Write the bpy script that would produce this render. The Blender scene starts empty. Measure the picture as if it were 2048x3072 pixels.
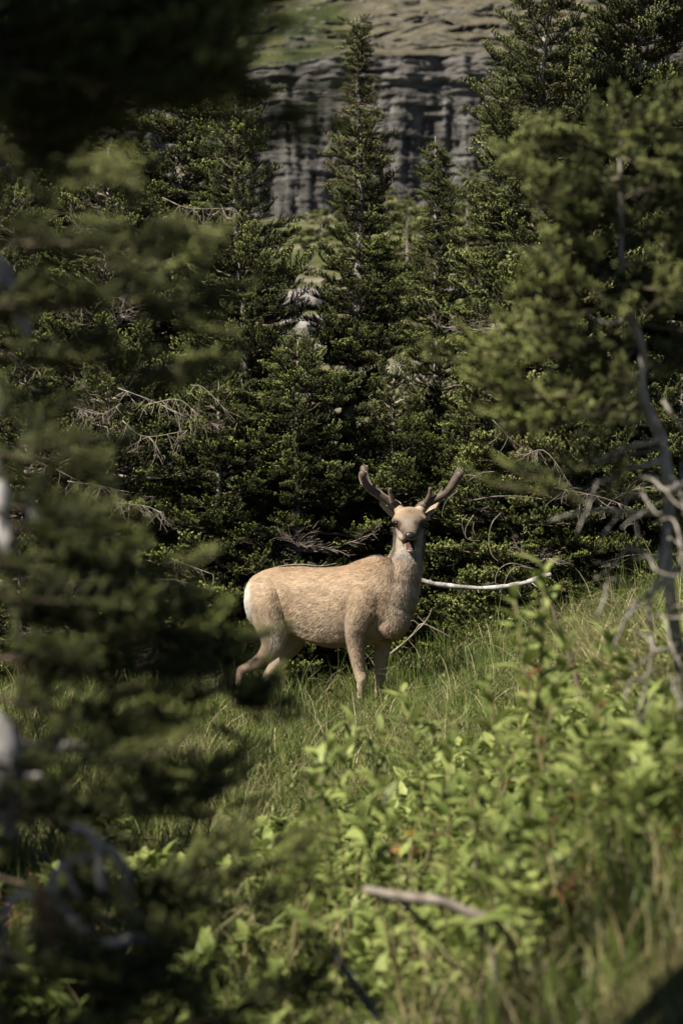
import bpy, math, random
import numpy as np
from mathutils import Vector

rng = np.random.default_rng(7)
random.seed(7)
sc = bpy.context.scene
COL = sc.collection
R = math.radians

# ------------------------------------------------------------------ camera, sky, sun, exposure
ZC = 1.5                    # height of the lens above the low ground
F = 7253.0                  # focal length in photograph pixels (85 mm, frame 36 mm tall = 3072 px)
cam_d = bpy.data.cameras.new('camera')
cam = bpy.data.objects.new('camera', cam_d); COL.objects.link(cam)
cam.location = (0, 0, ZC); cam.rotation_euler = (R(90), 0, 0)
cam_d.sensor_fit = 'VERTICAL'; cam_d.sensor_height = 36.0; cam_d.sensor_width = 24.0; cam_d.lens = 85.0
cam_d.clip_start = 0.05; cam_d.clip_end = 6000
cam_d.dof.use_dof = True; cam_d.dof.focus_distance = 17.2; cam_d.dof.aperture_fstop = 3.2
cam_d.dof.aperture_blades = 9
sc.camera = cam

SUN_TO = Vector((-0.55, -0.40, 0.74)).normalized()     # towards the sun: left, behind the camera
elev = math.asin(SUN_TO.z); azi = math.atan2(SUN_TO.x, SUN_TO.y)
world = bpy.data.worlds.new('World'); sc.world = world; world.use_nodes = True
wn = world.node_tree.nodes; wl = world.node_tree.links
bg = wn['Background']; sky = wn.new('ShaderNodeTexSky'); sky.sky_type = 'NISHITA'
sky.sun_disc = False; sky.altitude = 2200; sky.air_density = .5; sky.dust_density = .3;  sky.sun_elevation = elev; sky.sun_rotation = azi % (2 * math.pi)
wl.new(sky.outputs[0], bg.inputs[0]); bg.inputs[1].default_value = 0.05
sun_d = bpy.data.lights.new('sun', 'SUN'); sun_d.energy = 5.0; sun_d.angle = R(0.5)
sun_d.color = (1.0, 0.92, 0.79)
sun = bpy.data.objects.new('sun', sun_d); COL.objects.link(sun)
sun.rotation_euler = SUN_TO.to_track_quat('Z', 'Y').to_euler(); sun.location = (-20, -20, 30)
vs = sc.view_settings
vs.view_transform = 'Standard'; vs.look = 'None'; vs.gamma = 1.0; vs.use_curve_mapping = False
vs.exposure = 1.15
sc.render.engine = 'CYCLES'
sc.cycles.use_denoising = True
sc.cycles.max_bounces = 6; sc.cycles.diffuse_bounces = 2; sc.cycles.transparent_max_bounces = 4
sc.cycles.sample_clamp_indirect = 4.0

# ------------------------------------------------------------------ helpers
def at(u, v, d):
    """a point of the place: photograph pixel (2048x3072) and metres away -> world"""
    return np.array([(u - 1024) / F * d, d, ZC + (1536 - v) / F * d])

def nrm(a):
    a = np.asarray(a, float); return a / np.maximum(np.linalg.norm(a, axis=-1, keepdims=True), 1e-9)

def hash3(i, j, k, s):
    n = (i * 374761393 + j * 668265263 + k * 1274126177 + s * 974711) & 0xffffffff
    n = ((n ^ (n >> 13)) * 1103515245) & 0xffffffff
    n = n ^ (n >> 16)
    return (n & 0xffff) / 65535.0

def vnoise(p, s=0):
    """value noise in 0..1 on (n,3) points"""
    p = np.asarray(p, float); f = np.floor(p).astype(np.int64); t = p - f; t = t * t * (3 - 2 * t)
    out = 0
    for dx in (0, 1):
        for dy in (0, 1):
            for dz in (0, 1):
                w = (t[:, 0] if dx else 1 - t[:, 0]) * (t[:, 1] if dy else 1 - t[:, 1]) * (t[:, 2] if dz else 1 - t[:, 2])
                out = out + w * hash3(f[:, 0] + dx, f[:, 1] + dy, f[:, 2] + dz, s)
    return out

def fbm(p, o=4, s=0):
    a, t, w = 1.0, 0, 0
    for k in range(o):
        t = t + a * vnoise(p * 2 ** k, s + k); w += a; a *= .5
    return t / w

def sstep(x, a, b):
    t = np.clip((np.asarray(x, float) - a) / (b - a), 0, 1); return t * t * (3 - 2 * t)

def smooth_path(pts, n):
    """Catmull-Rom through rows of any width"""
    P = np.asarray(pts, float); P = np.vstack([2 * P[0] - P[1], P, 2 * P[-1] - P[-2]])
    m = len(P) - 3; T = np.linspace(0, m - 1e-6, n); i = T.astype(int); t = (T - i)[:, None]
    a, b, c, d = P[i], P[i + 1], P[i + 2], P[i + 3]
    return .5 * (2 * b + (c - a) * t + (2 * a - 5 * b + 4 * c - d) * t ** 2 + (3 * b - a - 3 * c + d) * t ** 3)

class MB:
    """collects shapes; build() links them as one mesh object"""
    def __init__(s): s.v = []; s.f = []; s.n = 0; s.m = []
    def add(s, v, f, mi=0):
        v = np.asarray(v, float); s.v.append(v)
        for q in f: s.f.append([int(k) + s.n for k in q]); s.m.append(mi)
        s.n += len(v)
    def tube(s, pts, rad, seg=8, mi=0, cap=True, squash=None):
        """squash: (side vector, side factor) flattens or widens the ring"""
        P = np.asarray(pts, float); rad = np.broadcast_to(np.asarray(rad, float), (len(P),)).copy()
        T = nrm(np.gradient(P, axis=0)); up = np.array([0, 0, 1.0])
        if abs(T[0] @ up) > .9: up = np.array([1.0, 0, 0])
        N = nrm(np.cross(T[0], up)); rings = []
        for i in range(len(P)):
            N = nrm(N - (N @ T[i]) * T[i]); B = np.cross(T[i], N)
            a = np.arange(seg) / seg * 2 * math.pi
            rings.append(P[i] + rad[i] * (np.cos(a)[:, None] * N + np.sin(a)[:, None] * B))
        V = np.vstack(rings); Fs = []
        for i in range(len(P) - 1):
            for j in range(seg):
                k = (j + 1) % seg
                Fs.append((i * seg + j, i * seg + k, (i + 1) * seg + k, (i + 1) * seg + j))
        if cap:
            n0 = len(V); V = np.vstack([V, P[0] - T[0] * rad[0] * .5, P[-1] + T[-1] * rad[-1] * .5])
            e = (len(P) - 1) * seg
            for j in range(seg):
                k = (j + 1) % seg
                Fs.append((n0, k, j)); Fs.append((n0 + 1, e + j, e + k))
        s.add(V, Fs, mi)
    def loft(s, secs, seg=24, mi=0):
        """secs: rows (centre3, side3, up3), vectors carry the half sizes"""
        a = np.arange(seg) / seg * 2 * math.pi; rings = []
        for c, sd, up in secs:
            rings.append(np.asarray(c) + np.cos(a)[:, None] * np.asarray(sd) + np.sin(a)[:, None] * np.asarray(up))
        V = np.vstack(rings); Fs = []; m = len(secs)
        for i in range(m - 1):
            for j in range(seg):
                k = (j + 1) % seg
                Fs.append((i * seg + j, i * seg + k, (i + 1) * seg + k, (i + 1) * seg + j))
        n0 = len(V); V = np.vstack([V, secs[0][0], secs[-1][0]]); e = (m - 1) * seg
        for j in range(seg):
            k = (j + 1) % seg
            Fs.append((n0, k, j)); Fs.append((n0 + 1, e + j, e + k))
        s.add(V, Fs, mi)
    def mesh(s, name, mats, smooth=True):
        me = bpy.data.meshes.new(name)
        me.from_pydata(np.vstack(s.v).tolist(), [], s.f)
        for m in (mats if isinstance(mats, (list, tuple)) else [mats]): me.materials.append(m)
        if any(s.m): me.polygons.foreach_set('material_index', s.m)
        if smooth: me.polygons.foreach_set('use_smooth', [True] * len(me.polygons))
        me.update(); return me
    def build(s, name, mats, parent=None, smooth=True):
        return link(name, s.mesh(name, mats, smooth), parent)

def link(name, data, parent=None):
    o = bpy.data.objects.new(name, data); COL.objects.link(o)
    if parent is not None:
        o.parent = parent
        o.matrix_parent_inverse = parent.matrix_basis.inverted()
    return o

def tag(o, label=None, cat=None, group=None, kind=None):
    if label: o['label'] = label
    if cat: o['category'] = cat
    if group: o['group'] = group
    if kind: o['kind'] = kind
    return o

def empty(name, loc):
    o = bpy.data.objects.new(name, None); COL.objects.link(o); o.location = [float(c) for c in loc]
    o.empty_display_size = .2
    return o

def tri_mesh(name, V, T, mats, colors=None, normals=None, smooth=False, attr='shade'):
    """fast mesh from arrays: V (n,3), T (m,3)"""
    me = bpy.data.meshes.new(name); n, m = len(V), len(T)
    me.vertices.add(n); me.vertices.foreach_set('co', np.asarray(V, np.float32).ravel())
    me.loops.add(m * 3); me.loops.foreach_set('vertex_index', np.asarray(T, np.int32).ravel())
    me.polygons.add(m); me.polygons.foreach_set('loop_start', np.arange(m, dtype=np.int32) * 3)
    try: me.polygons.foreach_set('loop_total', np.full(m, 3, np.int32))
    except Exception: pass
    for q in (mats if isinstance(mats, (list, tuple)) else [mats]): me.materials.append(q)
    me.update(calc_edges=True)
    if colors is not None:
        colors = np.asarray(colors, np.float32)
        if colors.ndim == 1:
            a = me.attributes.new(attr, 'FLOAT', 'POINT'); a.data.foreach_set('value', colors)
        else:
            a = me.attributes.new('col', 'FLOAT_COLOR', 'POINT')
            a.data.foreach_set('color', np.hstack([colors, np.ones((n, 1), np.float32)]).ravel())
    if smooth or normals is not None: me.polygons.foreach_set('use_smooth', [True] * m)
    if normals is not None: me.normals_split_custom_set_from_vertices(np.asarray(normals, np.float32).tolist())
    return me

# ------------------------------------------------------------------ materials
class NT:
    def __init__(s, name):
        s.m = bpy.data.materials.new(name); s.m.use_nodes = True; s.t = s.m.node_tree; s.n = s.t.nodes; s.l = s.t.links
        s.b = s.n['Principled BSDF']; s.out = s.n['Material Output']
    def new(s, typ, **kw):
        n = s.n.new(typ)
        for k, v in kw.items():
            if k.startswith('i_'):
                key = k[2:]; key = int(key) if key.isdigit() else key.replace('_', ' ')
                n.inputs[key].default_value = v
            else: setattr(n, k, v)
        return n
    def ramp(s, fac, stops):
        r = s.n.new('ShaderNodeValToRGB'); e = r.color_ramp.elements
        while len(e) < len(stops): e.new(.5)
        for q, (p, c) in zip(e, stops): q.position = p; q.color = (*c, 1)
        s.l.new(fac, r.inputs[0]); return r.outputs[0]
    def noise(s, scale, detail=4, vec=None, rough=.6):
        n = s.n.new('ShaderNodeTexNoise'); n.inputs['Scale'].default_value = scale
        n.inputs['Detail'].default_value = detail; n.inputs['Roughness'].default_value = rough
        if vec is not None: s.l.new(vec, n.inputs['Vector'])
        return n.outputs[0]
    def coords(s, kind='Object', scale=(1, 1, 1), rot=(0, 0, 0)):
        t = s.n.new('ShaderNodeTexCoord'); m = s.n.new('ShaderNodeMapping')
        m.inputs['Scale'].default_value = scale; m.inputs['Rotation'].default_value = rot
        s.l.new(t.outputs[kind], m.inputs[0]); return m.outputs[0]
    def mix(s, fac, a, b, mode='MIX'):
        m = s.n.new('ShaderNodeMix'); m.data_type = 'RGBA'; m.blend_type = mode
        for sock, val in ((m.inputs[0], fac), (m.inputs[6], a), (m.inputs[7], b)):
            if hasattr(val, 'is_linked'): s.l.new(val, sock)
            else: sock.default_value = val if not isinstance(val, tuple) else (*val, 1)
        return m.outputs[2]
    def math(s, op, a, b=0.0):
        m = s.n.new('ShaderNodeMath'); m.operation = op
        for sock, val in ((m.inputs[0], a), (m.inputs[1], b)):
            if hasattr(val, 'is_linked'): s.l.new(val, sock)
            else: sock.default_value = val
        return m.outputs[0]
    def attr(s, name, out='Fac', typ='GEOMETRY'):
        a = s.n.new('ShaderNodeAttribute'); a.attribute_name = name; a.attribute_type = typ; return a.outputs[out]
    def bump(s, h, strength=.5, dist=.02):
        b = s.n.new('ShaderNodeBump'); b.inputs['Strength'].default_value = strength; b.inputs['Distance'].default_value = dist
        s.l.new(h, b.inputs['Height']); s.l.new(b.outputs[0], s.b.inputs['Normal'])
    def done(s, color=None, rough=.8, spec=.3, trans=0.0):
        if color is not None:
            if hasattr(color, 'is_linked'): s.l.new(color, s.b.inputs['Base Color'])
            else: s.b.inputs['Base Color'].default_value = (*color, 1)
        s.b.inputs['Roughness'].default_value = rough; s.b.inputs['Specular IOR Level'].default_value = spec
        if trans:
            t = s.n.new('ShaderNodeBsdfTranslucent'); mx = s.n.new('ShaderNodeMixShader'); mx.inputs[0].default_value = trans
            if hasattr(color, 'is_linked'): s.l.new(color, t.inputs[0])
            else: t.inputs[0].default_value = (*color, 1)
            s.l.new(s.b.outputs[0], mx.inputs[1]); s.l.new(t.outputs[0], mx.inputs[2]); s.l.new(mx.outputs[0], s.out.inputs[0])
        return s.m

def needle_material():
    t = NT('fir_needles')
    tint = t.attr('tint', typ='INSTANCER'); tip = t.math('MULTIPLY', t.attr('shade'), t.attr('fresh', typ='INSTANCER'))
    oi = t.n.new('ShaderNodeObjectInfo').outputs['Random']
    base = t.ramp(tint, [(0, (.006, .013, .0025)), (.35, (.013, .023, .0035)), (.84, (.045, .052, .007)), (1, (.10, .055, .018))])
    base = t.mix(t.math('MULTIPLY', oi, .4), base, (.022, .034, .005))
    new = t.mix(tint, (.31, .38, .07), (.62, .63, .29))  # new-growth tips, with lit brightness painted into the colour
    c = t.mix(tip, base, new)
    return t.done(c, .5, .3, .08)

def bark_material(name, a, b, c):
    t = NT(name); co = t.coords(scale=(1, 1, .35))
    n = t.noise(26, 5, co); n2 = t.noise(5, 3, co)
    col = t.ramp(n, [(.3, a), (.5, b), (.75, c)])
    col = t.mix(t.ramp(n2, [(.45, (0, 0, 0)), (.7, (.7, .7, .7))]), col, (.10, .075, .05))
    t.bump(n, .6, .01)
    return t.done(col, .85, .25)

M = {}
M['needles'] = needle_material()
M['bark'] = bark_material('fir_bark', (.10, .09, .08), (.24, .22, .20), (.42, .40, .37))
M['twig'] = bark_material('brown_twig', (.06, .045, .03), (.13, .10, .07), (.2, .17, .13))
M['dead'] = bark_material('dead_grey_wood', (.10, .085, .07), (.21, .18, .15), (.36, .325, .28))
M['greywood'] = bark_material('grey_weathered_wood', (.12, .105, .09), (.25, .23, .20), (.44, .41, .37))
M['bleached'] = bark_material('bleached_wood', (.10, .09, .085), (.33, .32, .31), (.60, .58, .55))

def leaf_material(name, lo, hi, trans=.3, rough=.45):
    t = NT(name); oi = t.n.new('ShaderNodeObjectInfo').outputs['Random']
    sh = t.attr('shade')
    c = t.mix(oi, lo, hi); c = t.mix(t.math('MULTIPLY', sh, .5), c, (hi[0] * 1.35, hi[1] * 1.2, hi[2] * 1.3))
    n = t.noise(30, 2, t.coords()); c = t.mix(t.math('MULTIPLY', n, .45), c, (lo[0] * .6, lo[1] * .6, lo[2] * .5))
    return t.done(c, rough, .3, trans)
M['leaf'] = leaf_material('broad_leaf', (.070, .115, .020), (.33, .385, .12), rough=.52)
M['herb'] = leaf_material('herb_leaf', (.10, .135, .035), (.20, .24, .075))
M['redleaf'] = leaf_material('reddish_leaf', (.16, .07, .035), (.24, .12, .06))

def grass_material(name, lo, hi, dry, amount):
    t = NT(name); oi = t.n.new('ShaderNodeObjectInfo').outputs['Random']; sh = t.attr('shade')
    c = t.mix(oi, lo, hi); c = t.mix(t.ramp(sh, [(1 - amount - .05, (0, 0, 0)), (1 - amount + .05, (1, 1, 1))]), c, dry)
    return t.done(c, .5, .4, .25)
M['grass'] = grass_material('green_grass', (.050, .085, .012), (.12, .155, .030), (.30, .25, .13), .16)
M['drygrass'] = grass_material('dry_grass', (.22, .20, .09), (.36, .31, .17), (.45, .38, .22), .5)

# ------------------------------------------------------------------ the ground
_gy = [-60, 0, 17, 21, 24, 30, 40, 60, 80, 150, 300, 560, 700]
_gz = [.02, .02, .02, .06, .30, 1.0, 2.3, 5.6, 8.4, 18, 35, 70, 88]
def gh(x, y):
    x = np.asarray(x, float); y = np.asarray(y, float)
    z = np.interp(y, _gy, _gz)
    xx = np.maximum(x - .05, 0); rise = .52 * np.minimum(xx, 2.6) ** 1.05 * (1 - .42 * sstep(y, 9.5, 17)) * (1 - sstep(y, 30, 60))
    z = z + rise + .22 * np.maximum(-x - 1.2, 0) * .3 * (1 - sstep(y, 30, 60))
    p = np.stack([x, y, x * 0], 1) if x.ndim else np.array([[float(x), float(y), 0]])
    near = 1 - sstep(y, 20, 45)
    z = z + .30 * np.exp(-((y - 6.0) / 1.5) ** 2) * sstep(x, -.15, .7)
    n = (fbm(p * .9, 3, 3) - .5) * .16 * near + (fbm(p * .06, 4, 11) - .5) * 4 * sstep(y, 45, 200) + (fbm(p * .5, 3, 17) - .5) * .8 * sstep(y, 30, 60)
    r = z + n
    return r if x.ndim else float(r[0])

def grid(name, xs, ys, zf, mat):
    X, Y = np.meshgrid(xs, ys); Z = zf(X.ravel(), Y.ravel()); V = np.stack([X.ravel(), Y.ravel(), Z], 1)
    nx, ny = len(xs), len(ys); i = np.arange(ny - 1)[:, None] * nx + np.arange(nx - 1)[None, :]; i = i.ravel()
    T = np.vstack([np.stack([i, i + 1, i + nx + 1], 1), np.stack([i, i + nx + 1, i + nx], 1)])
    return link(name, tri_mesh(name, V, T, mat, smooth=True))

t = NT('forest_floor'); co = t.coords()
n1 = t.noise(3.0, 6, co); n2 = t.noise(.12, 7, co, .75); n3 = t.noise(14, 4, co)
soil = t.ramp(n1, [(.35, (.030, .022, .012)), (.55, (.055, .052, .020)), (.7, (.085, .085, .03))])
far = t.ramp(n2, [(.36, (.030, .038, .012)), (.45, (.065, .072, .024)), (.52, (.10, .095, .045)), (.58, (.17, .155, .13)), (.68, (.24, .22, .195))])
geo = t.n.new('ShaderNodeNewGeometry'); sp = t.n.new('ShaderNodeSeparateXYZ'); t.l.new(geo.outputs['Position'], sp.inputs[0])
fy = t.ramp(t.math('DIVIDE', sp.outputs['Y'], 100), [(.22, (0, 0, 0)), (.40, (1, 1, 1))])
t.bump(n3, .6, .03)
M['ground'] = t.done(t.mix(fy, soil, far), .95, .15)
xs = np.concatenate([-np.geomspace(900, 8, 36), np.linspace(-7, 7, 120), np.geomspace(8, 900, 36)])
ys = np.concatenate([np.linspace(-60, 2, 14), np.linspace(3, 24, 150), np.geomspace(24.5, 700, 110)])
tag(grid('ground', xs, ys, gh, M['ground']), kind='structure')

# ------------------------------------------------------------------ the mountain with its cliff
t = NT('layered_rock'); co = t.coords()
strata = t.noise(.55, 6, t.coords(scale=(.05, .05, 1.0), rot=(0, R(2), 0)), .7)
streak = t.noise(.30, 6, t.coords(scale=(1, .4, .22)), .75)
patch = t.noise(.05, 5, co, .6); fine = t.noise(1.3, 6, co, .7)
rock = t.ramp(strata, [(.30, (.032, .030, .028)), (.45, (.085, .080, .074)), (.53, (.19, .178, .165)), (.60, (.090, .084, .078)), (.68, (.045, .042, .039))])
rock = t.mix(t.math('MULTIPLY', fine, .4), rock, (.06, .055, .057))
wet = t.ramp(streak, [(.34, (.012, .013, .016)), (.46, (.048, .046, .043)), (.56, (.12, .115, .108)), (.64, (.22, .22, .215)), (.72, (.48, .48, .47))])
geo = t.n.new('ShaderNodeNewGeometry'); sp = t.n.new('ShaderNodeSeparateXYZ'); t.l.new(geo.outputs['Position'], sp.inputs[0])
low = t.attr('shade')                       # 1 on the lower, water streaked tier
rock = t.mix(t.math('MULTIPLY', low, .68), rock, wet)
grassy = t.ramp(t.noise(.09, 6, t.coords(scale=(.6, .35, 1)), .7), [(.40, (.020, .028, .009)), (.50, (.045, .055, .016)), (.60, (.10, .10, .04))])
scree = t.ramp(t.noise(.30, 8, t.coords(scale=(.6, 1, 1.6)), .8), [(.38, (.040, .044, .022)), (.48, (.095, .085, .055)), (.62, (.17, .15, .115))])
sn = t.n.new('ShaderNodeSeparateXYZ'); t.l.new(geo.outputs['True Normal'], sn.inputs[0])
gl = t.math('ADD', sp.outputs['X'], t.math('MULTIPLY', patch, 26))      # left of the line: grass; right: scree
gmask = t.ramp(t.math('DIVIDE', t.math('ADD', gl, 60), 100), [(.70, (1, 1, 1)), (.80, (0, 0, 0))])
flat = t.ramp(t.math('SUBTRACT', t.math('SUBTRACT', sn.outputs['Z'], t.math('MULTIPLY', low, .12)), t.math('MULTIPLY', t.attr('steep'), .42)), [(.40, (0, 0, 0)), (.52, (1, 1, 1))])
top = t.mix(gmask, scree, grassy)
c = t.mix(flat, rock, top)
t.bump(t.math('ADD', fine, strata), 1.0, .9)
M['mountain'] = t.done(c, .9, .15)

def build_mountain():
    xs = np.concatenate([-np.geomspace(900, 110, 30), np.linspace(-105, 105, 330), np.geomspace(110, 900, 30)])
    prof = np.array([(535, 40), (553, 69), (556, 76), (560, 96), (568, 97.6), (571, 108.5), (600, 117), (612, 122.5), (640, 130), (655, 136), (700, 150), (900, 262), (1300, 420)], float)
    low = np.array([0, 1, 1, 1, .1, 0, 0, 0, 0, 0, 0, 0, 0], float)
    cnt = [6, 26, 90, 14, 56, 36, 16, 24, 14, 20, 16, 8]
    S = np.concatenate([np.linspace(i, i + 1, c, endpoint=False) for i, c in enumerate(cnt)] + [[len(prof) - 1]])
    k = np.minimum(S.astype(int), len(prof) - 2); tt = (S - k)[:, None]
    PZ = prof[k] * (1 - tt) + prof[k + 1] * tt; L = low[k] * (1 - tt[:, 0]) + low[k + 1] * tt[:, 0]
    X, I = np.meshgrid(xs, np.arange(len(S))); X = X.ravel(); I = I.ravel()
    y = PZ[I, 0].copy(); z = PZ[I, 1].copy(); lo = L[I]
    steep = np.where((z > 66) & (z < 112), 1.0, .0) * (1 - sstep(z, 108, 114))
    # warp the tier edges so that they do not run level
    z = z + np.interp(X, [-900, -60, -30, -5, 20, 60, 900], [-6, -5, -3.2, 0, .8, 2.5, 6]) * sstep(z, 70, 95)
    z = z + (fbm(np.stack([X * .05, y * .0, X * 0], 1), 3, 5) - .5) * 7 * lo
    p = np.stack([X, z * .35, y * 0], 1)
    butt = (fbm(np.stack([X * .07, z * .02, X * 0], 1), 3, 21) - .5) * 16
    colm = (fbm(np.stack([X * .38, z * .045, X * 0], 1), 4, 31) - .5) * 5.0
    cell = vnoise(np.stack([X * .13, np.floor(z * .8 + fbm(np.stack([X * .05, z * 0, z * 0], 1), 3, 9) * 3), X * 0], 1), 41)
    bed = (cell - .5) * 3.0 + (fbm(np.stack([X * .25, z * 1.1, X * 0], 1), 3, 43) - .5) * 3.0
    colm = colm * .5 + np.round(colm * 1.3 + (vnoise(np.stack([X * .2, z * .5, X * 0], 1), 33) - .5) * 1.2) / 1.3 * .6
    y = y - steep * (butt * .8 + colm * (.5 + .9 * lo) + bed * (1.1 - .55 * lo))
    up = 1 - steep
    benches = (vnoise(np.stack([X * .10, np.floor(z * .55 + fbm(np.stack([X * .04, z * 0, z * 0], 1), 3, 12) * 4), X * 0], 1), 51) - .5) * 5 + (fbm(np.stack([X * .3, z * .8, X * 0], 1), 3, 53) - .5) * 6
    y = y + up * benches * sstep(z, 108, 118) * (1 - sstep(z, 150, 180))
    z = z + up * (fbm(np.stack([X * .04, y * .04, X * 0], 1), 4, 61) - .5) * 10 * sstep(y, 575, 640)
    nx, ny = len(xs), len(S); i = (np.arange(ny - 1)[:, None] * nx + np.arange(nx - 1)[None, :]).ravel()
    T = np.vstack([np.stack([i, i + 1, i + nx + 1], 1), np.stack([i, i + nx + 1, i + nx], 1)])
    me = tri_mesh('mountain', np.stack([X, y, z], 1), T, M['mountain'], colors=lo * steep, smooth=False)
    a = me.attributes.new('steep', 'FLOAT', 'POINT'); a.data.foreach_set('value', steep.astype(np.float32))
    tag(link('mountain', me), kind='structure')
build_mountain()

_used = {}
def where(u, cols):
    for lim, txt in cols:
        if u < lim: return txt
    return cols[-1][1]
def unique(base_fn, looks):
    for k in range(len(looks)):
        L = base_fn(looks[k])
        if L not in _used: _used[L] = 1; return L
    return base_fn(looks[0])

# ------------------------------------------------------------------ instancing of sprays and tufts inside one thing
_groups = {}
def scatter_group(protos):
    key = tuple(o.name for o in protos)
    if key in _groups: return _groups[key]
    g = bpy.data.node_groups.new('foliage_scatter', 'GeometryNodeTree')
    g.interface.new_socket('Geometry', in_out='INPUT', socket_type='NodeSocketGeometry')
    g.interface.new_socket('Geometry', in_out='OUTPUT', socket_type='NodeSocketGeometry')
    N, L = g.nodes, g.links
    gi = N.new('NodeGroupInput'); go = N.new('NodeGroupOutput'); iop = N.new('GeometryNodeInstanceOnPoints')
    jn = N.new('GeometryNodeJoinGeometry')
    for o in reversed(protos):
        oi = N.new('GeometryNodeObjectInfo'); oi.inputs['Object'].default_value = o; oi.inputs['As Instance'].default_value = True
        oi.transform_space = 'ORIGINAL'; L.new(oi.outputs['Geometry'], jn.inputs[0])
    def na(name, typ):
        n = N.new('GeometryNodeInputNamedAttribute'); n.data_type = typ; n.inputs['Name'].default_value = name
        return n.outputs['Attribute']
    e = N.new('FunctionNodeEulerToRotation')
    L.new(na('rot', 'FLOAT_VECTOR'), e.inputs[0]); L.new(e.outputs[0], iop.inputs['Rotation'])
    L.new(na('scl', 'FLOAT_VECTOR'), iop.inputs['Scale']); L.new(na('idx', 'INT'), iop.inputs['Instance Index'])
    iop.inputs['Pick Instance'].default_value = True
    L.new(gi.outputs[0], iop.inputs['Points']); L.new(jn.outputs[0], iop.inputs['Instance']); L.new(iop.outputs[0], go.inputs[0])
    _groups[key] = g; return g

def frames_to_euler(X, Z):
    X = nrm(X); Z = nrm(Z - (X * Z).sum(1, keepdims=True) * X); Y = np.cross(Z, X)
    ry = np.arcsin(np.clip(-X[:, 2], -1, 1)); rx = np.arctan2(Y[:, 2], Z[:, 2]); rz = np.arctan2(X[:, 1], X[:, 0])
    return np.stack([rx, ry, rz], 1)

def scatter(name, protos, pos, X, Z, scl, idx, tint, parent=None, fresh=1.0):
    """one object whose points carry copies of the small prototype meshes"""
    me = bpy.data.meshes.new(name); n = len(pos)
    pos = np.asarray(pos, float)
    if parent is not None: pass
    me.vertices.add(n); me.vertices.foreach_set('co', np.asarray(pos, np.float32).ravel())
    def at_(nm, typ, arr, key):
        a = me.attributes.new(nm, typ, 'POINT'); a.data.foreach_set(key, np.ascontiguousarray(arr).ravel())
    scl = np.asarray(scl, np.float32)
    if scl.ndim == 1: scl = np.repeat(scl[:, None], 3, 1)
    at_('rot', 'FLOAT_VECTOR', frames_to_euler(np.asarray(X, float), np.asarray(Z, float)).astype(np.float32), 'vector')
    at_('scl', 'FLOAT_VECTOR', scl, 'vector')
    at_('idx', 'INT', np.asarray(idx, np.int32), 'value'); at_('tint', 'FLOAT', np.asarray(tint, np.float32), 'value')
    at_('fresh', 'FLOAT', np.broadcast_to(np.asarray(fresh, np.float32), (n,)), 'value')
    o = link(name, me, parent); md = o.modifiers.new('scatter', 'NODES'); md.node_group = scatter_group(protos)
    o['kind'] = 'stuff'
    return o

def proto(name, me):
    return bpy.data.objects.new(name, me)      # never linked: exists only as mesh data for the scatter

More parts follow.
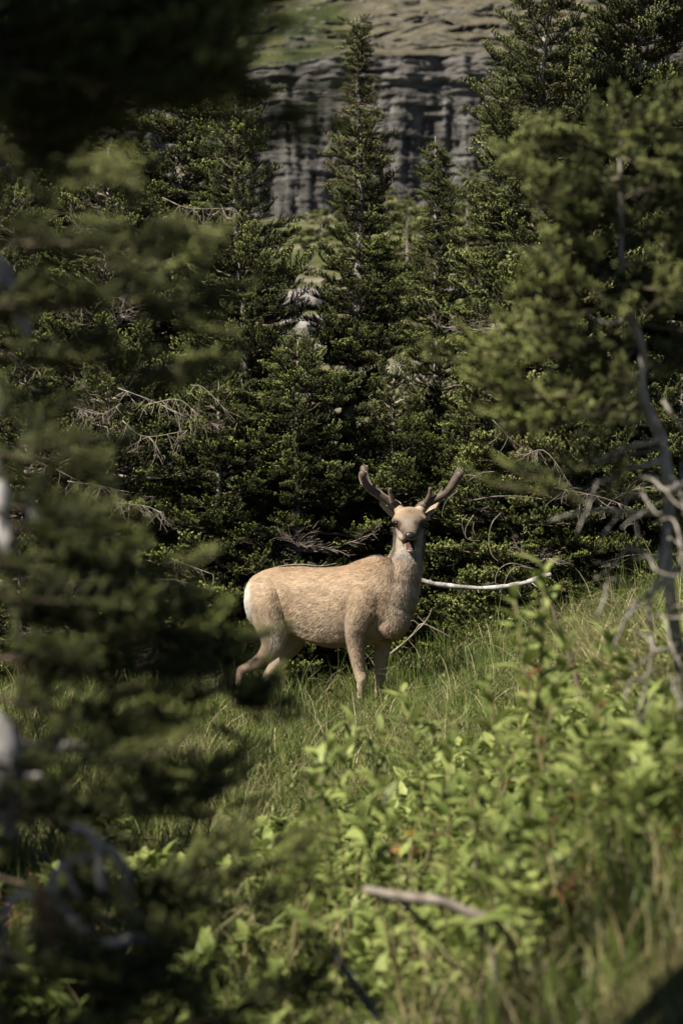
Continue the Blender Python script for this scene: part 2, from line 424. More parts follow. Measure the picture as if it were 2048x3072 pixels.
# ---- fir spray: a flat fan of twigs; every twig is a brush of forward lying needles that ends in a blunt upturned shoot
def make_spray(seed, length=.5, needle=.013, dead=False, width=.0036, side=1.0, step=.0016, thick=1.5):
    r = np.random.default_rng(seed); segs = []     # (points, depth, length)
    def grow(p, d, L, depth):
        n = max(4, int(L / .03)); pts = [p]
        bend = r.normal(0, .10, 3) + np.array([0, 0, .06 if dead or depth == 0 else .45])
        for i in range(n):
            d = nrm(d + bend / n * 2 + r.normal(0, .05 if not dead else .16, 3)); p = p + d * L / n; pts.append(p)
        pts = np.array(pts); segs.append((pts, depth, L))
        if depth < 2:
            k = int(L / ((.040 if depth == 0 else .031) if not dead else .042)); sgn = r.choice([-1, 1])
            for j in range(1, k + 1):
                f = j / (k + 1)
                if dead and r.random() < .35: continue
                a = min(int(f * n), n - 1); w = f * n - a; q = pts[a] * (1 - w) + pts[a + 1] * w
                sgn = -sgn; dd = nrm(pts[a + 1] - pts[a]); lat = nrm(np.cross([0, 0, 1.0], dd)) * sgn
                if depth == 0: ll = L * side * (.50 * (1 - f) ** .7 + .10) * r.uniform(.75, 1.2) * .85
                else: ll = (.028 + .26 * L * (1 - f)) * r.uniform(.8, 1.2) if not dead else L * .5 * (1.1 - f)
                if ll < .024: continue
                up = r.uniform(-.05, .30) if depth == 0 or dead else r.uniform(.1, .6)
                grow(q, nrm(dd * .8 + lat * (.75 if depth == 0 or dead else r.uniform(.25, .8)) + np.array([0, 0, up])), ll, depth + 1)
    grow(np.zeros(3), np.array([1.0, 0, 0]), length, 0)
    V, T, C, MI, NO = [], [], [], [], []; nv = 0
    for pts, depth, L in segs:
        n = len(pts); tan = nrm(np.gradient(pts, axis=0)); s1 = nrm(np.cross(tan, [0, 0.02, 1.0])); s2 = np.cross(tan, s1)
        rad0 = (.0050, .0030, .0020)[depth] * (1.0 if not dead else 1.15)
        rr = np.linspace(rad0, rad0 * .45, n)[:, None]
        dirs = [-s2, s1 * .87 + s2 * .5, -s1 * .87 + s2 * .5]
        V.append(np.concatenate([pts + rr * d for d in dirs])); NO.append(np.concatenate(dirs)); C.append(np.zeros(3 * n))
        for a, b in ((0, 1), (1, 2), (2, 0)):
            i = np.arange(n - 1)
            T.append(np.stack([a * n + i, b * n + i, b * n + i + 1], 1) + nv); T.append(np.stack([a * n + i, b * n + i + 1, a * n + i + 1], 1) + nv)
            MI += [1] * (2 * (n - 1))
        nv += 3 * n
        if dead: continue
        start = (.35, .10, .0)[depth]
        m = int(max(26, L * (1 - start) / step)); f = start + (1 - start) * (np.arange(m) + r.random(m)) / m
        cap = r.random(m) < (.10 if depth < 2 else .22); f[cap] = 1.0
        g = np.clip(f, 0, 1) * (n - 1); i = np.minimum(g.astype(int), n - 2); w = (g - i)[:, None]
        P = pts[i] * (1 - w) + pts[i + 1] * w; D = tan[i]
        a = np.arange(m) * 2.4 + r.normal(0, .3, m); rd = np.cos(a)[:, None] * s1[i] + np.sin(a)[:, None] * s2[i]
        rd = nrm(rd + np.array([0, 0, .25])); rd = nrm(rd - (rd * D).sum(1, keepdims=True) * D)
        ou = np.where(cap, r.uniform(.0, .7, m), r.uniform(.75, 1.15, m))[:, None]
        dr = nrm(D * .75 + rd * ou); ln = needle * thick * r.uniform(.75, 1.2, m)[:, None]
        sd_ = nrm(np.cross(D, rd) + r.normal(0, .22, (m, 3))) * width * thick * .5 * r.uniform(.8, 1.2, m)[:, None]
        base = P + rd * .001
        tri = np.stack([base - sd_, base + sd_, base + dr * ln], 1)
        gn = np.cross(tri[:, 1] - tri[:, 0], tri[:, 2] - tri[:, 0]); out = nrm(rd * ou + D * np.where(cap, .9, .15)[:, None])
        fl = (gn * out).sum(1) < 0; tri[fl] = tri[fl][:, [1, 0, 2]]
        V.append(tri.reshape(-1, 3)); NO.append(np.repeat(nrm(out + nrm(gn) * np.where(fl, -1, 1)[:, None] * .35), 3, 0))
        new = np.clip((f - .55) / .4, 0, 1) * r.uniform(.5, 1, m) * (1 if depth else .7); new[cap] = r.uniform(.75, 1, cap.sum())  # shoot ends paler: new growth plus painted light
        C.append(np.stack([new * .35, new * .35, new], 1).ravel())
        T.append(np.arange(m * 3).reshape(-1, 3) + nv); MI += [0] * m; nv += m * 3
    me = tri_mesh('fir_spray' if not dead else 'dead_spray', np.vstack(V), np.vstack(T), [M['needles'], M['dead' if dead else 'twig']], colors=np.concatenate(C), normals=np.vstack(NO))
    me.polygons.foreach_set('material_index', np.array(MI, np.int32))
    return proto('spray', me)

SPR = [make_spray(100 + k, length=.5) for k in range(6)]
DEADSPR = [make_spray(200 + k, length=.5, dead=True, side=1.3) for k in range(4)]
ALLSPR = SPR + DEADSPR
FARSPR = [make_spray(300 + k, length=.5, step=.006, thick=3.2) for k in range(2)]

def fir(label, cat, x, y, H, rad, crown0=.04, name='fir_tree', seed=0, tint=.25, dens=1.0, dead=.06, scl=1.0, whorl=.150,
        lean=(0, 0), group=None, trunk_r=None, power=.85, far=False, rot=None, brown_top=False, zb=None, keep=None, pitch0=0.0, fresh=1.0):
    r = np.random.default_rng(seed + 1000)
    z0 = (gh(x, y) if zb is None else zb) - .03
    root = empty(name, (x, y, z0)); tag(root, label, cat, group)
    tr = trunk_r or H * .013 + .015; n = 14 if far else 26
    tz = np.linspace(0, H, n); wob = (fbm(np.stack([tz * .5 + seed, tz * 0, tz * 0], 1), 2, seed) - .5) * .16 * min(1, H / 5)
    wob2 = (fbm(np.stack([tz * .5 + seed + 50, tz * 0, tz * 0], 1), 2, seed) - .5) * .16 * min(1, H / 5)
    TP = np.stack([x + wob - wob[0] + lean[0] * tz, y + wob2 - wob2[0] + lean[1] * tz, z0 + tz], 1)
    mb = MB(); mb.tube(TP, tr * (1 - tz / H) ** .8 + .004, 8 if far else 10); mb.build('trunk', M['bark'], root)
    lb = MB(); pos, X, Z, S, I, Ti, Fr = [], [], [], [], [], [], []
    def put(p, d, s, ti, dd=False, up=(0, 0, 1.0), fr=1.0):
        Fr.append(np.clip(fresh * fr * r.uniform(.6, 1.9), .15, 2))
        pos.append(p); X.append(d); Z.append(np.array(up) + r.normal(0, .10, 3)); S.append(s); Ti.append(np.clip(ti + r.normal(0, .1), 0, 1))
        I.append((len(SPR) + r.integers(len(DEADSPR))) if dd else r.integers(len(SPR)))
    h = H * crown0
    while h < H - .08:
        f = (h / H - crown0) / (1 - crown0); L0 = rad * (1 - f) ** power + .05
        L0 *= 1 + .16 * math.sin(h * 5 + seed)
        nb = max(4, int(r.normal(7.5, 1) * dens * (1 - .25 * f))); a0 = r.uniform(0, 6.28)
        base = np.array([np.interp(h, tz, TP[:, k]) for k in range(3)])
        for b in range(nb):
            az = a0 + b / nb * 6.283 + r.normal(0, .18); L = L0 * r.uniform(.68, 1.18)
            hd = np.array([math.cos(az), math.sin(az), 0])
            if keep is not None and not keep(base, hd, f): continue
            pt = pitch0 + (.60 * f ** 2 - .10 - .30 * (1 - f) ** 2) + r.normal(0, .10)
            m = 7; q = np.linspace(0, 1, m)
            cur = base + np.outer(q * L * math.cos(pt), hd) + np.outer(q * L * math.sin(pt) + .12 * L * q ** 2.2, [0, 0, 1])
            cur += r.normal(0, .012, cur.shape) * q[:, None]
            cur[:, 2] += r.uniform(-.25, .25) * whorl
            isdead = r.random() < dead * (1.6 - f)
            if not far or b % 2 == 0: lb.tube(cur, np.linspace(.010 + .012 * L, .003, m), 4, cap=False, mi=1 if isdead else 0)
            ss = min(1.0, .45 + L * .5) * scl
            k = max(1, int(L / (.075 if not far else .3) / scl)); sg = 1
            lat = np.array([-hd[1], hd[0], 0])
            end = nrm(cur[-1] - cur[-2]); bt = tint + (.55 if brown_top and .72 < f < .93 else 0) + (r.uniform(.1, .5) if r.random() < .12 else 0)
            put(cur[-2], end + np.array([0, 0, .1]), min(ss * .8, L / .5 + .12), bt, isdead)
            for j in range(k):
                w = .16 + .80 * (j + r.random()) / k; p = np.array([np.interp(w, q, cur[:, c]) for c in range(3)])
                sg = -sg; room = min(ss, .26 + 1.5 * (1 - w) * L) * r.uniform(.7, 1.12)
                d = hd * r.uniform(.5, .9) + lat * sg * r.uniform(.5, .9) + np.array([0, 0, r.uniform(-.08, .14)])
                put(p, d, room * (.9 if not isdead else .8), bt, isdead or (w < .35 and r.random() < dead * 1.2 * (1 - f)), fr=.12 + 1.0 * w ** 2)  # inner sprays darker, outer ones brighter: light painted along the branch
        h += whorl * r.uniform(.75, 1.25) * (1 - .35 * f)
    put(TP[-3], np.array([.1, 0, 1.0]), .32, tint, up=(1, 0, 0)); put(TP[-2], np.array([-.1, .1, 1.0]), .26, tint, up=(0, 1, 0))
    if lb.n:
        o = lb.build('branch', [M['twig'], M['dead']], root); o['kind'] = 'stuff'
    pr = ALLSPR if not far else FARSPR; idx = np.array(I) if not far else np.array(I) % 2
    scatter('crown', pr, np.array(pos), np.array(X), np.array(Z), np.array(S), idx, np.array(Ti), root, fresh=np.array(Fr))
    return root

def px(u, d): return (u - 1024) / F * d
def top_h(u, v, d): return ZC + (1536 - v) / F * d - gh(px(u, d), d)

def F_(label, u, vtop, d, rad, **k):
    x = px(u, d); return fir(label, 'tree', x, d, top_h(u, vtop, d), rad, **k)

# --- the firs behind the deer, as the photograph shows them from left to right
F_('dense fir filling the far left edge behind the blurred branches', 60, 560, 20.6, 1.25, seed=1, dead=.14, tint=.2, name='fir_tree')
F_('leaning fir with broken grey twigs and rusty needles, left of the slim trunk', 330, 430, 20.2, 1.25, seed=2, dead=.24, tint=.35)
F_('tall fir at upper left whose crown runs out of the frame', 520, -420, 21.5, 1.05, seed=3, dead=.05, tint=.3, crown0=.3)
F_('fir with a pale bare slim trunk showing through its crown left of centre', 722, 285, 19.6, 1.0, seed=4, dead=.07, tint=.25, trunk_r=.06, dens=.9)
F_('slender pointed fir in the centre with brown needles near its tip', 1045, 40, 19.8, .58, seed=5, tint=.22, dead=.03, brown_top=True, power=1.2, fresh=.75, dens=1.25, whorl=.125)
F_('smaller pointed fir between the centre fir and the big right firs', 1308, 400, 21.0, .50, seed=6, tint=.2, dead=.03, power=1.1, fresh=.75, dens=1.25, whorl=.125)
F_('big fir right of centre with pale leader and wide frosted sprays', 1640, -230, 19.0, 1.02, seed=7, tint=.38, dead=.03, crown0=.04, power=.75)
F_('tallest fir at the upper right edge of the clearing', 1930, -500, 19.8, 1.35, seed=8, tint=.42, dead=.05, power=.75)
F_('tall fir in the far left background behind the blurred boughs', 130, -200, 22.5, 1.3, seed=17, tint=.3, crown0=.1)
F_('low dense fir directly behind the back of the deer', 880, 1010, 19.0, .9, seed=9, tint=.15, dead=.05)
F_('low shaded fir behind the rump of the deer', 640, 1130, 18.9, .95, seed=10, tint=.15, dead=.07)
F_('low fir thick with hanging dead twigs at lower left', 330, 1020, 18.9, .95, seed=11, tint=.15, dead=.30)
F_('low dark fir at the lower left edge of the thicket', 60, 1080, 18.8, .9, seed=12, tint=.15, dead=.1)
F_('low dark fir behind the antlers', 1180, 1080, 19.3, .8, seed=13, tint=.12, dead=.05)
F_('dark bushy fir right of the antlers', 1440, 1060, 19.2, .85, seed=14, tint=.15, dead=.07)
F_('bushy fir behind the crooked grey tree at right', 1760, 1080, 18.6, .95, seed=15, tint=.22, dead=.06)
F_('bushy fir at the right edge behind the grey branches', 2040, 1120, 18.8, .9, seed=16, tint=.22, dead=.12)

# --- small far firs on the slope below the cliff
far_specs = [(1220, 600, 95, 1.3), (1290, 640, 100, 1.2), (1400, 500, 90, 1.2), (1160, 560, 110, 1.2), (1470, 540, 100, 1.3), (1345, 620, 120, 1.2),
             (960, 640, 130, 1.3), (905, 690, 150, 1.4), (240, 600, 90, 1.3), (120, 560, 110, 1.3), (1250, 820, 60, 1.0), (1410, 860, 58, .9), (1180, 830, 62, .9)]
far_labels = ['tiny blurred fir just right of the slender centre fir, its tip against the cliff base', 'tiny blurred fir halfway between the two pointed firs', 'tallest blurred far fir, tip against white streaks left of the big right fir',
    'tiny blurred fir hidden partly by the right flank of the centre fir', 'tiny blurred fir against the left flank of the big right fir', 'faint far fir just behind the tip of the smaller pointed fir', 'faint far fir just left of the slender centre fir',
    'faintest far fir in the gap right of the slim-trunked fir', 'far fir behind the leaning fir with broken twigs', 'far fir behind the blurred boughs of the left edge', 'squat far fir low in the gap right of the centre fir', 'squat far fir low beside the big right fir', 'low far bush-like fir behind the centre fir']
for i, (u, v, d, rr) in enumerate(far_specs):
    F_(far_labels[i], u, v, d, rr * 1.4, seed=40 + i, far=True, tint=.55, whorl=.42, scl=2.2,
       name='distant_fir_tree', group='distant firs on the slope')

# --- unseen firs added on the sun side, placed and shaped to shade the near left
fir('unseen fir added beside the camera on the left, bare below, to shade the upper boughs', 'tree', -1.5, 2.4, 5.2, .75, seed=60, whorl=.10, crown0=.56, power=.4)
fir('unseen low fir added left of the frame to shade the lower boughs', 'tree', -2.0, 3.3, 2.8, .85, seed=66, whorl=.17, dens=.9)
fir('unseen fir added left of the frame to shade the low grass', 'tree', -3.25, 8.4, 4.2, 1.2, seed=62, whorl=.15)
fir('second unseen fir added left of the frame to shade the low grass', 'tree', -3.3, 10.6, 3.4, 1.1, seed=64, whorl=.15)
fir('unseen low fir added left of the frame to shade the near grass', 'tree', -2.7, 6.3, 3.4, 1.0, seed=65, whorl=.15)
fir('unseen thin fir added left of the frame for dappled shade in front of the deer', 'tree', -3.7, 13.2, 3.0, .9, seed=63, whorl=.18)

# ------------------------------------------------------------------ boulders
t = NT('pale_boulder'); co = t.coords(); n = t.noise(2.2, 6, co, .7)
M['boulder'] = None
col = t.ramp(n, [(.35, (.11, .10, .09)), (.5, (.22, .20, .185)), (.7, (.33, .31, .285))]); t.bump(n, .8, .15)
M['boulder'] = t.done(col, .9, .2)
def boulder(u, v, d, s, seed, label):
    r = np.random.default_rng(seed); x = px(u, d)
    n = 12; th = np.linspace(0, math.pi, n)[1:-1]; ph = np.arange(16) / 16 * 2 * math.pi
    D = np.array([(math.sin(a) * math.cos(b), math.sin(a) * math.sin(b), math.cos(a)) for a in th for b in ph] + [(0, 0, 1), (0, 0, -1)])
    rr = .65 + .7 * fbm(D * 1.3 + seed * 7, 3, seed); q = np.round(D * rr[:, None] * 3.2) / 3.2 * .45 + D * rr[:, None] * .55
    V = q * np.array([s * r.uniform(.9, 1.5), s, s * r.uniform(.6, .9)])
    Fs = []
    for i in range(len(th) - 1):
        for j in range(16): k = (j + 1) % 16; Fs.append((i * 16 + j, (i + 1) * 16 + j, (i + 1) * 16 + k, i * 16 + k))
    e = len(th) * 16
    for j in range(16):
        k = (j + 1) % 16; Fs.append((e, j, k)); Fs.append((e + 1, (len(th) - 1) * 16 + k, (len(th) - 1) * 16 + j))
    mb = MB(); mb.add(V, Fs); o = mb.build('boulder', M['boulder'], smooth=False)
    o.location = (x, d, gh(x, d) + s * .15); tag(o, label, 'boulder', 'pale boulders on the slope')
for i, (u, d, s) in enumerate([(900, 60, .45), (935, 66, .5), (965, 58, .35), (915, 75, .6), (1385, 62, .5), (1430, 70, .6), (1460, 60, .4), (1350, 80, .6),
                               (1395, 90, .8), (60, 60, .7), (130, 64, .9), (190, 70, .8), (250, 62, .6), (320, 66, .8), (360, 75, .9), (20, 72, 1.0),
                               (1220, 110, .9), (1290, 130, 1.1)]):
    boulder(u, 0, d, s, i + 1, unique(lambda q: q + ' pale grey boulder on the slope, ' + where(u, [(110, 'at the far left edge'), (220, 'left of the leaning fir'), (300, 'behind the leaning fir'), (600, 'right of the leaning fir'),
        (912, 'just right of the slim-trunked fir'), (950, 'midway in the gap left of the centre fir'), (1100, 'touching the left flank of the centre fir'), (1330, 'between the two pointed firs'), (1390, 'right of the smaller pointed fir'), (1445, 'beside the big right fir'), (9999, 'half behind the big right fir')]),
        [('large' if s > .75 else 'small'), ('broad' if s > .75 else 'rounded'), 'farther', 'low']))

# ------------------------------------------------------------------ the deer
DD = 17.0
def dp(u, v, y): return at(u, v, y)
body = MB()
ax = np.array([math.cos(R(28)), -math.sin(R(28)), 0]); sd = np.array([-math.sin(R(28)), -math.cos(R(28)), 0]); UP = np.array([0, 0, 1.0])
tors = [  # u, v top, v bottom, half width, y
    (752, 1772, 1812, .045, 17.36), (758, 1746, 1845, .105, 17.34), (778, 1722, 1880, .16, 17.30), (830, 1705, 1895, .185, 17.24), (900, 1702, 1915, .195, 17.17),
    (970, 1705, 1938, .195, 17.10), (1035, 1699, 1940, .195, 17.03), (1085, 1680, 1932, .20, 16.98), (1130, 1668, 1930, .185, 16.93),
    (1165, 1676, 1915, .165, 16.90), (1195, 1700, 1897, .13, 16.87), (1216, 1760, 1860, .075, 16.85)]
rows = []
for u, a, b, hw, y in tors:
    c = dp(u, (a + b) / 2, y); hh = (b - a) / 2 / F * y; rows.append(np.concatenate([c, [hh, hw]]))
rows = smooth_path(rows, 48)
secs = []
for q in rows: secs.append((q[:3], sd * max(q[4], .01), UP * max(q[3], .01)))
body.loft([(s[0], s[1], s[2]) for s in secs], 32)
def limb(pts, n=None, seg=16):
    P = smooth_path([[*dp(u, v, y), r] for u, v, y, r in pts], n or len(pts) * 5); body.tube(P[:, :3], np.maximum(P[:, 3], .006), seg)
# haunches and hind legs
limb([(790, 1785, 17.22, .13), (812, 1815, 17.15, .155), (818, 1865, 17.11, .130), (824, 1908, 17.09, .106), (817, 1940, 17.10, .084), (796, 1968, 17.12, .060), (768, 1990, 17.13, .046), (742, 2003, 17.14, .037)])
limb([(752, 2000, 17.14, .034), (728, 2010, 17.145, .036), (720, 2030, 17.14, .031), (716, 2065, 17.13, .023), (713, 2100, 17.12, .024), (719, 2122, 17.09, .027), (723, 2134, 17.06, .024)])
limb([(850, 1800, 17.38, .13), (868, 1875, 17.33, .11), (880, 1922, 17.30, .080), (850, 1964, 17.31, .058), (822, 2002, 17.33, .044), (802, 2034, 17.33, .037), (793, 2070, 17.32, .025), (790, 2105, 17.31, .023), (797, 2124, 17.27, .026)])
# forelegs
limb([(1104, 1760, 16.88, .12), (1096, 1812, 16.86, .135), (1074, 1875, 16.84, .095), (1066, 1905, 16.84, .070), (1070, 1962, 16.84, .056), (1079, 2013, 16.84, .045), (1085, 2038, 16.83, .043), (1083, 2058, 16.83, .032), (1081, 2078, 16.83, .025), (1081, 2108, 16.83, .026), (1084, 2124, 16.81, .029), (1086, 2136, 16.79, .027)])
limb([(1150, 1850, 17.02, .10), (1148, 1920, 17.03, .066), (1142, 1985, 17.03, .049), (1140, 2026, 17.03, .040), (1137, 2045, 17.03, .031), (1133, 2070, 17.03, .024), (1132, 2104, 17.03, .025), (1135, 2126, 17.0, .028)])
limb([(1112, 1735, 16.845, .040), (1098, 1780, 16.80, .060), (1082, 1835, 16.795, .066), (1072, 1885, 16.815, .056)])
limb([(806, 1740, 17.14, .040), (815, 1780, 17.075, .060), (820, 1825, 17.06, .066), (826, 1880, 17.065, .060)])
# brisket
limb([(1125, 1800, 16.92, .165), (1168, 1838, 16.875, .138), (1178, 1868, 16.85, .112), (1158, 1893, 16.85, .085)])
# neck (wide ellipses)
nk = [(1222, 1578, 16.98, .098, .10), (1227, 1620, 16.985, .106, .12), (1224, 1660, 16.975, .109, .13), (1214, 1710, 16.95, .119, .145), (1196, 1760, 16.93, .145, .16), (1178, 1805, 16.92, .165, .165), (1160, 1840, 16.92, .15, .14)]
N_ = smooth_path([[*dp(u, v, y), a, b] for u, v, y, a, b in nk], 30)
tn = nrm(np.gradient(N_[:, :3], axis=0))
secs = []
for i, q in enumerate(N_):
    s_ = nrm(np.cross(tn[i], [0, 1.0, 0])); f_ = nrm(np.cross(s_, tn[i])); secs.append((q[:3], s_ * q[3], f_ * q[4]))
body.loft(secs, 24)
# nape
limb([(1228, 1560, 17.0, .080), (1220, 1640, 17.04, .088), (1198, 1700, 17.03, .11), (1150, 1745, 17.0, .13)])
# head: skull and upper muzzle pointing at the lens, a little down
hd = [(1228, 1556, 17.02, .075, .075), (1228, 1556, 16.95, .104, .083), (1228.5, 1560, 16.88, .116, .082), (1229, 1570, 16.81, .098, .070),
      (1229.5, 1583, 16.74, .072, .056), (1230, 1594, 16.67, .058, .046), (1230, 1602, 16.61, .052, .041), (1230, 1606, 16.57, .045, .036), (1230, 1607, 16.55, .028, .024)]
H_ = smooth_path([[*dp(u, v, y), a, b] for u, v, y, a, b in hd], 34)
tn = nrm(np.gradient(H_[:, :3], axis=0)); secs = []
for i, q in enumerate(H_):
    s_ = nrm(np.cross([0, 0, 1.0], tn[i])); f_ = nrm(np.cross(tn[i], s_)); secs.append((q[:3], s_ * q[3], f_ * q[4]))
body.loft(secs, 24)
# cheeks, brow ridges, antler pedicles
for s in (-1, 1):
    limb([(1229 + s * 24, 1580, 16.90, .050), (1229 + s * 22, 1604, 16.82, .040), (1229 + s * 20, 1617, 16.75, .022)])
    limb([(1229 + s * 26, 1552, 16.87, .030), (1229 + s * 39, 1555, 16.84, .025), (1229 + s * 48, 1566, 16.86, .020)])
    limb([(1229 + s * 20, 1545, 16.93, .045), (1229 + s * 31, 1530, 16.93, .040), (1229 + s * 37, 1519, 16.93, .034)])
# lower jaw, hanging open
jw = [(1228, 1606, 16.92, .070, .050), (1228, 1622, 16.84, .056, .036), (1229, 1637, 16.76, .042, .022), (1230, 1648, 16.68, .033, .016), (1230, 1652, 16.64, .026, .014), (1230, 1652, 16.62, .014, .009)]
J_ = smooth_path([[*dp(u, v, y), a, b] for u, v, y, a, b in jw], 24); tn = nrm(np.gradient(J_[:, :3], axis=0)); secs = []
for i, q in enumerate(J_):
    s_ = nrm(np.cross([0, 0, 1.0], tn[i])); f_ = nrm(np.cross(tn[i], s_)); secs.append((q[:3], s_ * q[3], f_ * q[4]))
body.loft(secs, 20)

t = NT('deer_hide'); c_ = t.attr('col', 'Color'); n = t.noise(60, 4, t.coords()); c_ = t.mix(t.math('MULTIPLY', n, .35), c_, (.20, .13, .075)); t.bump(n, .5, .006)
M['hide'] = t.done(c_, .9, .12)
t = NT('deer_fur'); M['fur'] = t.done(t.attr('col', 'Color'), .75, .15, .10)

tmp = bpy.data.objects.new('tmp', body.mesh('tmp', M['hide'])); COL.objects.link(tmp)
md = tmp.modifiers.new('r', 'REMESH'); md.mode = 'VOXEL'; md.voxel_size = .0065
md = tmp.modifiers.new('s', 'SMOOTH'); md.iterations = 5; md.factor = .5
dg = bpy.context.evaluated_depsgraph_get(); dg.update()
bme = bpy.data.meshes.new_from_object(tmp.evaluated_get(dg)); bme.name = 'deer_body'
bpy.data.objects.remove(tmp)
nv = len(bme.vertices); BV = np.empty(nv * 3, np.float32); bme.vertices.foreach_get('co', BV); BV = BV.reshape(-1, 3).astype(float)
bme.calc_loop_triangles(); nt = len(bme.loop_triangles); BT = np.empty(nt * 3, np.int32); bme.loop_triangles.foreach_get('vertices', BT); BT = BT.reshape(-1, 3)
BN = np.zeros((nv, 3)); fn = np.cross(BV[BT[:, 1]] - BV[BT[:, 0]], BV[BT[:, 2]] - BV[BT[:, 0]])
for k in range(3): np.add.at(BN, BT[:, k], fn)
BN = nrm(BN)
print('deer body verts', nv)

# colour of the coat, with shade painted in at hollow, fold and mouth
def uv_of(P): return 1024 + P[:, 0] / P[:, 1] * F, 1536 - (P[:, 2] - ZC) / P[:, 1] * F
def coat(P, Nn=None):
    """tan back and flank, paler belly and legs, grey-white throat, grey face, some painted shade; laid out along the animal"""
    u, v = uv_of(P)      # the animal stands broadside, so these run along its length and height
    A = lambda *c: np.array(c)
    n1 = fbm(np.stack([P @ ax * 5, P[:, 1] * 5, P[:, 2] * 13 + P @ ax * 6], 1), 3, 71)[:, None]; n2 = fbm(P * np.array([14, 14, 30]), 3, 75)[:, None]
    tan, warm, pale, grey, dark, white = A(.49, .37, .255), A(.39, .255, .155), A(.57, .475, .38), A(.43, .36, .285), A(.10, .06, .04), A(.78, .72, .63)
    c = tan + (warm - tan) * np.clip((n1 - .40) * 2.4, 0, 1) * .28
    back = (1 - sstep(v, 1695, 1750))[:, None] * (1 - sstep(u, 1110, 1200))[:, None]; c = c + (warm * .9 - c) * back * .65
    low = sstep(v, 1800, 1900)[:, None] * (u < 1100)[:, None]; c = c + (pale - c) * low * .45
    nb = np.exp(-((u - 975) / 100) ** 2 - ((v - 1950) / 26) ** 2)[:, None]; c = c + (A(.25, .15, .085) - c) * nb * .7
    leg = sstep(v, 1905, 1960)[:, None] * ((u < 860) | (u > 1040))[:, None]; c = c + (A(.53, .41, .30) - c) * leg * .7
    inner = np.exp(-((u - 835) / 22) ** 2 - ((v - 1945) / 50) ** 2)[:, None]; c = c + (white - c) * inner * .8
    rump = (1 - sstep(u, 745, 768))[:, None] * sstep(v, 1735, 1760)[:, None] * (1 - sstep(v, 1870, 1900))[:, None]; c = c + (white - c) * rump
    neck = sstep(u + (v - 1700) * .30 + (n1[:, 0] - .5) * 60, 1130, 1225)[:, None] * (1 - sstep(v, 1880, 1930))[:, None]
    c = c + (grey * 1.12 - c) * neck * .5
    throat = np.exp(-((u - 1232 + (v - 1720) * .18) / 30) ** 2)[:, None] * (sstep(v, 1640, 1670) * (1 - sstep(v, 1840, 1880)))[:, None]
    c = c + (white * .8 - c) * throat * .22
    streak = np.clip((n2 - .55) * 5, 0, 1) * neck * (v > 1650)[:, None]; c = c + (A(.24, .16, .10) - c) * streak * .55
    hollow_shade = np.exp(-((u - 1148) / 16) ** 2 - ((v - 1812) / 38) ** 2)[:, None]; c = c + (A(.24, .16, .10) - c) * hollow_shade * .55  # shade of the hollow between shoulder and chest, painted into the coat
    fold_shade = np.exp(-((u - 872 - (v - 1800) * .06) / 9) ** 2 - ((v - 1815) / 60) ** 2)[:, None]; c = c + (A(.33, .22, .13) - c) * fold_shade * .45  # shadow line of the flank fold, painted into the coat
    br = np.exp(-((u - 1175) / 38) ** 2 - ((v - 1905) / 16) ** 2)[:, None]; c = c + (warm * .85 - c) * br * .8
    y = P[:, 1:2]; h = ((v < 1672) & (P[:, 1] < 16.99))[:, None] * 1.0
    if h.any():
        face = h * sstep(v, 1530, 1552)[:, None]; c = c + (A(.18, .155, .13) - c) * face * .95
        fh = h * np.exp(-((u - 1229) / 34) ** 2 - ((v - 1536) / 14) ** 2)[:, None]; c = c + (A(.17, .115, .075) - c) * fh * .95
        brow = h * np.exp(-((np.abs(u - 1229) - 40) / 12) ** 2 - ((v - 1550) / 8) ** 2)[:, None]; c = c + (A(.34, .25, .17) - c) * brow * .7
        eye = h * np.exp(-((np.abs(u - 1229) - 40) / 13.5) ** 2 - ((v - 1573) / 11) ** 2)[:, None]; c = c + (A(.030, .020, .015) - c) * np.clip(eye * 2.2, 0, 1)
        dk = h * np.exp(-((u - 1247) / 7) ** 2 - ((v - 1570) / 9) ** 2)[:, None]; c = c + (A(.07, .06, .055) - c) * np.clip(dk * 1.4, 0, 1)
        sn_ = h * (P[:, 1] < 16.70)[:, None] * np.exp(-((v - 1600) / 14) ** 2)[:, None]; c = c + (A(.050, .042, .038) - c) * sn_ * .85
        lip = h * np.exp(-((v - 1626) / 6) ** 2)[:, None] * (P[:, 1] < 16.8)[:, None]; c = c + (A(.07, .055, .05) - c) * lip * .7
        chin = h * sstep(v, 1636, 1646)[:, None] * (P[:, 1] < 16.9)[:, None]; c = c + (white * .85 - c) * chin * .55
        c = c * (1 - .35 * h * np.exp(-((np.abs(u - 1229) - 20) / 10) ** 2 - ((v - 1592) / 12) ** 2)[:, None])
        if Nn is not None:
            ins = h * ((Nn[:, 2] > .1) & (v > 1618) & (v < 1651) & (np.abs(u - 1230) < 13) & (P[:, 1] < 16.88))[:, None]; c = c + (A(.022, .009, .009) - c) * ins  # top of the jaw painted near-black as the shade inside the mouth
        jaw = h * np.exp(-((np.abs(u - 1229) - 34) / 14) ** 2 - ((v - 1625) / 22) ** 2)[:, None]; c = c + (A(.54, .46, .38) - c) * jaw * .5
    hoof = sstep(v, 2116, 2122)[:, None]; c = c + (A(.03, .025, .02) - c) * hoof
    return np.clip(c * (.94 + .12 * n1), 0, 1)
cols = coat(BV, BN)
a = bme.attributes.new('col', 'FLOAT_COLOR', 'POINT'); a.data.foreach_set('color', np.hstack([cols, np.ones((nv, 1))]).astype(np.float32).ravel())
bme.materials.clear(); bme.materials.append(M['hide']); bme.polygons.foreach_set('use_smooth', [True] * len(bme.polygons))
deer = empty('deer', (*dp(960, 0, 17.05)[:2], .09)); tag(deer, 'tan mule deer buck with velvet antlers standing in the grass, mouth open', 'deer')
link('body', bme, deer)

